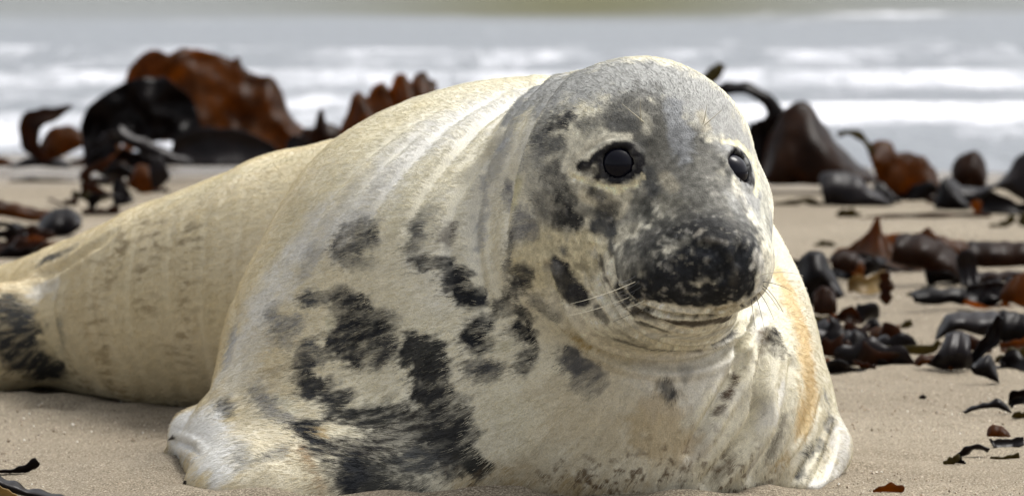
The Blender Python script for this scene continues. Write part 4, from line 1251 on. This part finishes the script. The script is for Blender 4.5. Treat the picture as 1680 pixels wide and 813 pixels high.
def coat(p, f, strand=None):
    """albedo of the coat at points p"""
    n_lo = fbm(p * 7, 3, 41)[:, None]
    n_mid = fbm(p * 48, 3, 43)
    n_hi = fbm(p * 150, 2, 47)
    n_pat = fbm(p * 26, 2, 45)
    n_lic = lic(p, f)
    bodyf = sstep(0.10, 0.26, np.linalg.norm(p - HEADC, axis=1))
    fr = (sstep(-0.30, -0.08, p[:, 0]) * sstep(5.35, 5.15, p[:, 1]))[:, None]
    c = (np.array(CR)[None] * (1 - fr) + np.array((0.76, 0.72, 0.58))[None] * fr) * (1 + 0.10 * n_lo) + np.array([0.05, 0.05, 0.06]) * fbm(p * 13, 2, 49)[:, None]
    # faint dashes along the ring folds of the trunk
    trunk = sstep(-0.20, -0.30, p[:, 0]) * sstep(0.34, 0.2, p[:, 2])
    dash = sstep(0.0, 0.45, fbm(p * np.array([60, 40, 210]), 2, 51)) * sstep(-0.05, 0.35, fbm(p * np.array([20, 14, 5]), 2, 53))
    c = c * (1 - (0.68 * trunk * dash)[:, None] * np.array([0.8, 0.85, 0.9]))
    oc = np.clip(sstep(0.0, 0.6, fbm(p * 9 + 4, 3, 57)) + 0.7 * sstep(-0.2, -0.35, p[:, 0]), 0, 1) * sstep(0.35, 0.08, p[:, 2])
    c = c * (1 - 0.35 * oc[:, None]) + np.array(OC) * 0.35 * oc[:, None]
    hd = sstep(0.20, 0.10, np.linalg.norm(p - HEADC, axis=1))
    # bare dark rims of the lids
    for ec, en in ((E1, N1), (E2, N2)):
        d = np.linalg.norm(p - ec - en * 0.010, axis=1)
        a = sstep(EYE_R * 1.14, EYE_R * 1.02, d + 0.0015 * n_hi)[:, None]
        c = c * (1 - a) + np.array([0.016, 0.015, 0.018]) * a
    for c3, rr, colr, st, sf in _M3:
        d, _ = dist_poly(p, c3, rr + sf * 1.6)
        m = np.flatnonzero(d < 8)
        if len(m) == 0: continue
        if rr < 0.009:
            dd = d[m] + 0.0022 * n_hi[m] + 0.0012 * n_mid[m]
        else:
            amp = min(rr, sf) * 1.1 + 0.003
            dd = d[m] + amp * (0.9 * n_mid[m] + 0.6 * n_hi[m])
        dd = dd + (0.0012 + 0.0030 * bodyf[m]) * n_lic[m]
        a = st * sstep(rr + sf * 0.7, rr - sf * 0.7, dd)
        if colr.mean() < 0.3:
            if st < 0.95: a = a * (1.03 + 0.50 * n_pat[m] + (0.10 + 0.36 * bodyf[m]) * n_lic[m])
            if strand is not None:                  # dark and pale hairs stand mixed, as on the animal
                a = 0.4 * a + 0.6 * sstep(-0.14, 0.14, a - strand[m])
            a = np.clip(a, 0, 1)
        c[m] = c[m] * (1 - a[:, None]) + colr * a[:, None]
    # head mottling
    mot = hd * sstep(0.10, 0.55, fbm(p * 85, 3, 61))
    c = c * (1 - (0.42 * mot * sstep(0.17, 0.11, np.linalg.norm(p - HEADC, axis=1)))[:, None])
    mot2 = hd * sstep(0.22, 0.6, fbm(p * 110 + 9, 3, 63))
    lum = c.mean(1)
    add = mot2 * 0.16 * sstep(0.35, 0.02, lum)
    c = c + add[:, None] * np.array([1.0, 0.95, 0.82])
    # sand stuck to the wet belly
    for c3, rr in DIRT3:
        d, _ = dist_poly(p, c3, rr * 2)
        a = sstep(rr * 1.7, 0, d) * sstep(0.12, 0.5, fbm(p * 170, 2, 71) + 0.3 * n_mid)
        c = c * (1 - 0.75 * a[:, None]) + np.array([0.13, 0.085, 0.045]) * 0.75 * a[:, None]
    mzf = sstep(0.085, 0.055, np.linalg.norm(p - MUZ, axis=1))
    fleck = mzf * sstep(0.30, 0.62, fbm(p * 190, 2, 99) + 0.35 * n_hi) * 0.5
    for s_ in NOSTR: fleck *= sstep(0.0, 0.012, capchain(p, s_, 0.006))
    c = c * (1 - fleck[:, None]) + np.array([0.34, 0.32, 0.27]) * fleck[:, None]
    # shading between fine locks of fur painted into the colour; the face is peppered
    c = c * (1 + 0.07 * n_lic * bodyf)[:, None]
    pep = fbm(p * 260, 2, 97) * (1 - bodyf)
    c = c * (1 + 0.55 * pep)[:, None] + (0.035 * sstep(0.25, 0.7, pep))[:, None]
    return np.clip(c, 0.008, 0.85)


# ---- fur: short guard hairs lying back from the nose
NOSE = P(1190, 430, 4.44)


def flow(p, n):
    d = p - NOSE
    L = np.linalg.norm(d, axis=1, keepdims=True)
    d = d / L
    far = sstep(0.10, 0.45, L[:, 0])[:, None]
    d = d + far * np.array([-0.55, 0.35, -0.40])
    jn = np.stack([fbm(p * 26, 2, 81), fbm(p * 26 + 5, 2, 82), fbm(p * 26 + 9, 2, 83)], 1)
    jm = np.stack([vnoise(p * 120, 91), vnoise(p * 120, 92), vnoise(p * 120, 93)], 1)
    d = d + 0.34 * jn + 0.15 * jm
    d = d - (d * n).sum(1, keepdims=True) * n
    return d / (np.linalg.norm(d, axis=1, keepdims=True) + 1e-9)


def mat_skin():
    m, N, L, B = new_mat('seal_hide')
    a = N.new('ShaderNodeAttribute'); a.attribute_name = 'coat'
    co = N.new('ShaderNodeTexCoord').outputs['Object']
    n = noise_node(N, L, 700, 2, 0.6, co)
    v = ramp(N, L, n.outputs[0], [(0.3, (0.72, 0.72, 0.72)), (0.7, (1.05, 1.05, 1.05))])
    L.new(mix(N, L, 1.0, a.outputs['Color'], v.outputs[0], 'MULTIPLY'), B.inputs['Base Color'])
    B.inputs['Roughness'].default_value = 0.6
    B.inputs['Specular IOR Level'].default_value = 0.12
    L.new(bump(N, L, n.outputs[0], 0.5, 0.0012), B.inputs['Normal'])
    return m


def mat_fur():
    m, N, L, B = new_mat('seal_fur')
    a = N.new('ShaderNodeAttribute'); a.attribute_name = 'coat'
    L.new(a.outputs['Color'], B.inputs['Base Color'])
    B.inputs['Roughness'].default_value = 0.55
    B.inputs['Specular IOR Level'].default_value = 0.09
    return m


seal = empty('grey_seal', (0.0, 5.0, 0.0))
tag(seal, 'grey seal with cream coat and black blotches lying on the sand with its head raised', 'seal')
OFF = np.array([0.0, 5.0, 0.0])
body = mesh_obj('body', V, Q, mat_skin(), seal, off=OFF)
ca = body.data.attributes.new('coat', 'FLOAT_COLOR', 'POINT')
FV = flow(V, NV)
cc = coat(V, FV)
ca.data.foreach_set('color', np.c_[cc, np.ones(len(cc))].astype(np.float32).ravel())

def build_fur(count):
    T = np.vstack([Q[:, [0, 1, 2]], Q[:, [0, 2, 3]]])
    a, b, c = V[T[:, 0]], V[T[:, 1]], V[T[:, 2]]
    nf = np.cross(b - a, c - a)
    area = np.linalg.norm(nf, axis=1) / 2
    cen = (a + b + c) / 3
    nn = nf / (2 * area[:, None] + 1e-12)
    view = CAMP - cen; view /= np.linalg.norm(view, axis=1, keepdims=True)
    facing = (nn * view).sum(1)
    wgt = area * np.where(facing > -0.25, 1.0, 0.18)
    dh = np.linalg.norm(cen - HEADC, axis=1)
    wgt *= 1 + 1.3 * sstep(0.30, 0.12, dh)
    wgt *= np.where(cen[:, 2] < 0.004, 0.0, 1.0)
    de = np.minimum(np.linalg.norm(cen - E1, axis=1), np.linalg.norm(cen - E2, axis=1))
    wgt *= np.where(de < EYE_R * 1.12, 0.0, 1.0)
    for s in NOSTR:
        wgt *= np.where(capchain(cen, s, 0.0075) < 0, 0.0, 1.0)
    cum = np.cumsum(wgt); cum /= cum[-1]
    k = np.searchsorted(cum, rng.random(count))
    u, v = rng.random(count), rng.random(count)
    fl = u + v > 1
    u[fl], v[fl] = 1 - u[fl], 1 - v[fl]
    t = T[k]
    root = V[t[:, 0]] * (1 - u - v)[:, None] + V[t[:, 1]] * u[:, None] + V[t[:, 2]] * v[:, None]
    n = NV[t[:, 0]] * (1 - u - v)[:, None] + NV[t[:, 1]] * u[:, None] + NV[t[:, 2]] * v[:, None]
    n /= np.linalg.norm(n, axis=1, keepdims=True)
    f = flow(root, n)
    dh = np.linalg.norm(root - HEADC, axis=1)
    dm = np.linalg.norm(root - NOSE, axis=1)
    ln = 0.0026 + 0.0030 * sstep(0.10, 0.22, dm) + 0.0034 * sstep(0.22, 0.40, dm)
    de = np.minimum(np.linalg.norm(root - E1, axis=1), np.linalg.norm(root - E2, axis=1))
    ln = np.minimum(ln, 0.0038 + 0.0045 * sstep(0.13, 0.24, dh))
    ln *= 0.35 + 0.65 * sstep(EYE_R * 1.2, EYE_R * 2.0, de)
    ln *= 0.75 + 0.5 * rng.random(count)
    lift = 0.05 + 0.15 * rng.random(count)
    f = f + 0.11 * rng.normal(size=(count, 3)); f -= (f * n).sum(1, keepdims=True) * n
    f /= np.linalg.norm(f, axis=1, keepdims=True)
    pts = np.zeros((count, 4, 3))
    for j, s in enumerate((0.0, 0.33, 0.68, 1.0)):
        pts[:, j] = root + f * (ln * s)[:, None] + n * (ln * lift * (s ** 0.7) - 0.0004)[:, None]
    # the pigment of a hair is that of the skin it grew from, a little ahead or behind
    src = root + f * (rng.normal(size=count) * 0.6 * ln - 0.2 * ln)[:, None]
    col = coat(src, f, rng.random(count)) * (0.90 + 0.22 * rng.random(count))[:, None]
    hc = bpy.data.hair_curves.new('fur')
    hc.add_curves([4] * count)
    hc.position_data.foreach_set('vector', (pts - OFF).astype(np.float32).ravel())
    rad = np.tile(np.array([0.00018, 0.00017, 0.00013, 0.00004]), (count, 1)) * (0.6 + 0.4 * sstep(0.1, 0.3, dm))[:, None]
    ra = hc.attributes.get('radius') or hc.attributes.new('radius', 'FLOAT', 'POINT')
    ra.data.foreach_set('value', rad.astype(np.float32).ravel())
    cat_ = hc.attributes.new('coat', 'FLOAT_COLOR', 'CURVE')
    cat_.data.foreach_set('color', np.c_[np.clip(col, 0.005, 0.9), np.ones(count)].astype(np.float32).ravel())
    hc.materials.append(mat_fur())
    o = bpy.data.objects.new('fur', hc)
    COL.objects.link(o)
    o.parent = seal
    tag(o, kind='stuff')


build_fur(FUR_COUNT)


# ---- eyes, whiskers, claws
def mat_plain(name, colr, rough, spec=0.5, coatw=0.0):
    m, N, L, B = new_mat(name)
    B.inputs['Base Color'].default_value = (*colr, 1)
    B.inputs['Roughness'].default_value = rough
    B.inputs['Specular IOR Level'].default_value = spec
    B.inputs['Coat Weight'].default_value = coatw
    co = N.new('ShaderNodeTexCoord').outputs['Object']
    n = noise_node(N, L, 60, 2, 0.5, co)
    L.new(bump(N, L, n.outputs[0], 0.03, 0.001), B.inputs['Normal'])
    return m


M_EYE = mat_plain('wet_dark_eye', (0.004, 0.004, 0.008), 0.15, 0.15)
M_WH = mat_plain('pale_whisker', (0.62, 0.58, 0.45), 0.4)
M_WD = mat_plain('dark_whisker', (0.03, 0.03, 0.03), 0.4)
M_CLAW = mat_plain('dark_claw', (0.035, 0.03, 0.028), 0.35)


def ball(name, c, r, mat, parent, n=(0, -1, 0)):
    nu, nv = 32, 20
    th = np.linspace(0, 2 * np.pi, nu, endpoint=False); ph = np.linspace(0.02, np.pi - 0.02, nv)
    V_ = np.array([[math.sin(b) * math.cos(a), math.sin(b) * math.sin(a), math.cos(b)] for b in ph for a in th]) * r + c
    Fc = [[j * nu + i, j * nu + (i + 1) % nu, (j + 1) * nu + (i + 1) % nu, (j + 1) * nu + i] for j in range(nv - 1) for i in range(nu)]
    return mesh_obj(name, V_, [f[::-1] for f in Fc], mat, parent, off=OFF)


M_LID = mat_plain('wet_black_lid', (0.008, 0.0075, 0.009), 0.6, 0.08)


def eyelid(c, n, corner):
    # skin rim hugging the eyeball, with an almond opening drawn out towards the outer corner
    u = np.array(corner, float); u -= (u @ n) * n; u /= np.linalg.norm(u)
    v = np.cross(n, u)
    na, ns = 72, 12
    V_, Fc = [], []
    for a in range(na):
        ph = 2 * math.pi * a / na
        cu, sv = math.cos(ph), math.sin(ph)
        op = 48 + 15 * max(cu, 0) ** 3 + 5 * max(-cu, 0) ** 3 + 2.0 * sv
        for k in range(ns):
            t = k / (ns - 1)
            th = R(op + (76 - op) * t)
            rr = EYE_R - 0.0002 + 0.0030 * math.sin(math.pi * min(t * 0.9, 1)) - 0.004 * max(t - 0.75, 0)
            V_.append(c + rr * (math.cos(th) * n + math.sin(th) * (cu * u + sv * v)))
    for a in range(na):
        b = (a + 1) % na
        for k in range(ns - 1):
            Fc.append([a * ns + k, a * ns + k + 1, b * ns + k + 1, b * ns + k])
    mesh_obj('eyelid', V_, Fc, M_LID, seal, off=OFF)


ball('eye', E1, EYE_R, M_EYE, seal)
ball('eye', E2, EYE_R, M_EYE, seal)
eyelid(E1, N1, (-1, 0, -0.25))
eyelid(E2, N2, (0.3, 0, -1.0))


def tube(name, C, r0, r1, mat, parent, seg=6, flat=1.0):
    C = np.array(C); n = len(C)
    T = np.gradient(C, axis=0); T /= np.linalg.norm(T, axis=1, keepdims=True)
    V_, Fc = [], []
    for i in range(n):
        s = np.cross(T[i], [0.1, 0.2, 1.0]); s /= np.linalg.norm(s)
        u = np.cross(s, T[i])
        r = r0 + (r1 - r0) * i / (n - 1)
        for k in range(seg):
            a = 2 * math.pi * k / seg
            V_.append(C[i] + s * r * math.cos(a) + u * r * flat * math.sin(a))
    for i in range(n - 1):
        for k in range(seg):
            Fc.append([i * seg + k, i * seg + (k + 1) % seg, (i + 1) * seg + (k + 1) % seg, (i + 1) * seg + k])
    return mesh_obj(name, V_, Fc, mat, parent, off=OFF)


def whisker(a, b, dark=False, droop=0.0, out=0.05):
    """from pad spot a to free end b (photo px); the tip stands out in front of the cheek"""
    s = surf(*a)[0]
    e = P(b[0], b[1], s[1] - out if out is not None else s[1])
    C = []
    for t in np.linspace(0, 1, 9):
        q = s * (1 - t) + e * t
        q[2] -= droop * 4 * t * (1 - t)
        C.append(q)
    tube('whisker', C, 0.00058 if not dark else 0.00042, 0.00014, M_WD if dark else M_WH, seal)


for a, b, dk, dr, out in [
    ((1042, 462), (936, 498), False, 0.002, 0.02), ((1035, 486), (930, 518), False, 0.002, 0.02),
    ((1058, 492), (1025, 505), False, 0.001, 0.02), ((1050, 508), (1005, 528), True, 0.0, 0.02), 
    ((1252, 462), (1300, 478), True, -0.002, 0.0), ((1250, 450), (1318, 452), False, -0.003, 0.0), ((1252, 468), (1285, 512), True, -0.003, 0.0),
    ((1244, 478), (1270, 525), True, -0.003, 0.01), ((1240, 485), (1254, 540), True, -0.003, 0.01), ((1232, 490), (1238, 535), True, -0.002, 0.01),
    ((1250, 472), (1278, 508), True, -0.002, 0.0),
    ((1056, 200), (1020, 170), False, 0.0, 0.02), ((1052, 198), (1050, 165), False, 0.0, 0.02), ((1155, 200), (1160, 172), False, 0.0, 0.02), ((1156, 205), (1185, 180), False, 0.0, 0.01)]:
    whisker(a, b, dk, dr, out)
for k in range(5):
    a = (1040 + 5 * (k % 3) + rng.random() * 4, 452 + 9 * k)
    whisker(a, (a[0] - 25 - 30 * rng.random(), a[1] + 8 + 16 * rng.random()), True, 0.002, 0.015)

for a, b in [((286, 716), (277, 722)), ((278, 758), (268, 768)), ((290, 776), (279, 786)), ((306, 790), (298, 802))]:
    s = surf(*a)[0]
    e = s + np.array([(b[0] - a[0]) * 0.0008, 0.004, (a[1] - b[1]) * 0.0007])
    tube('claw', np.linspace(s, e, 5), 0.0042, 0.001, M_CLAW, seal, 8, 0.6)
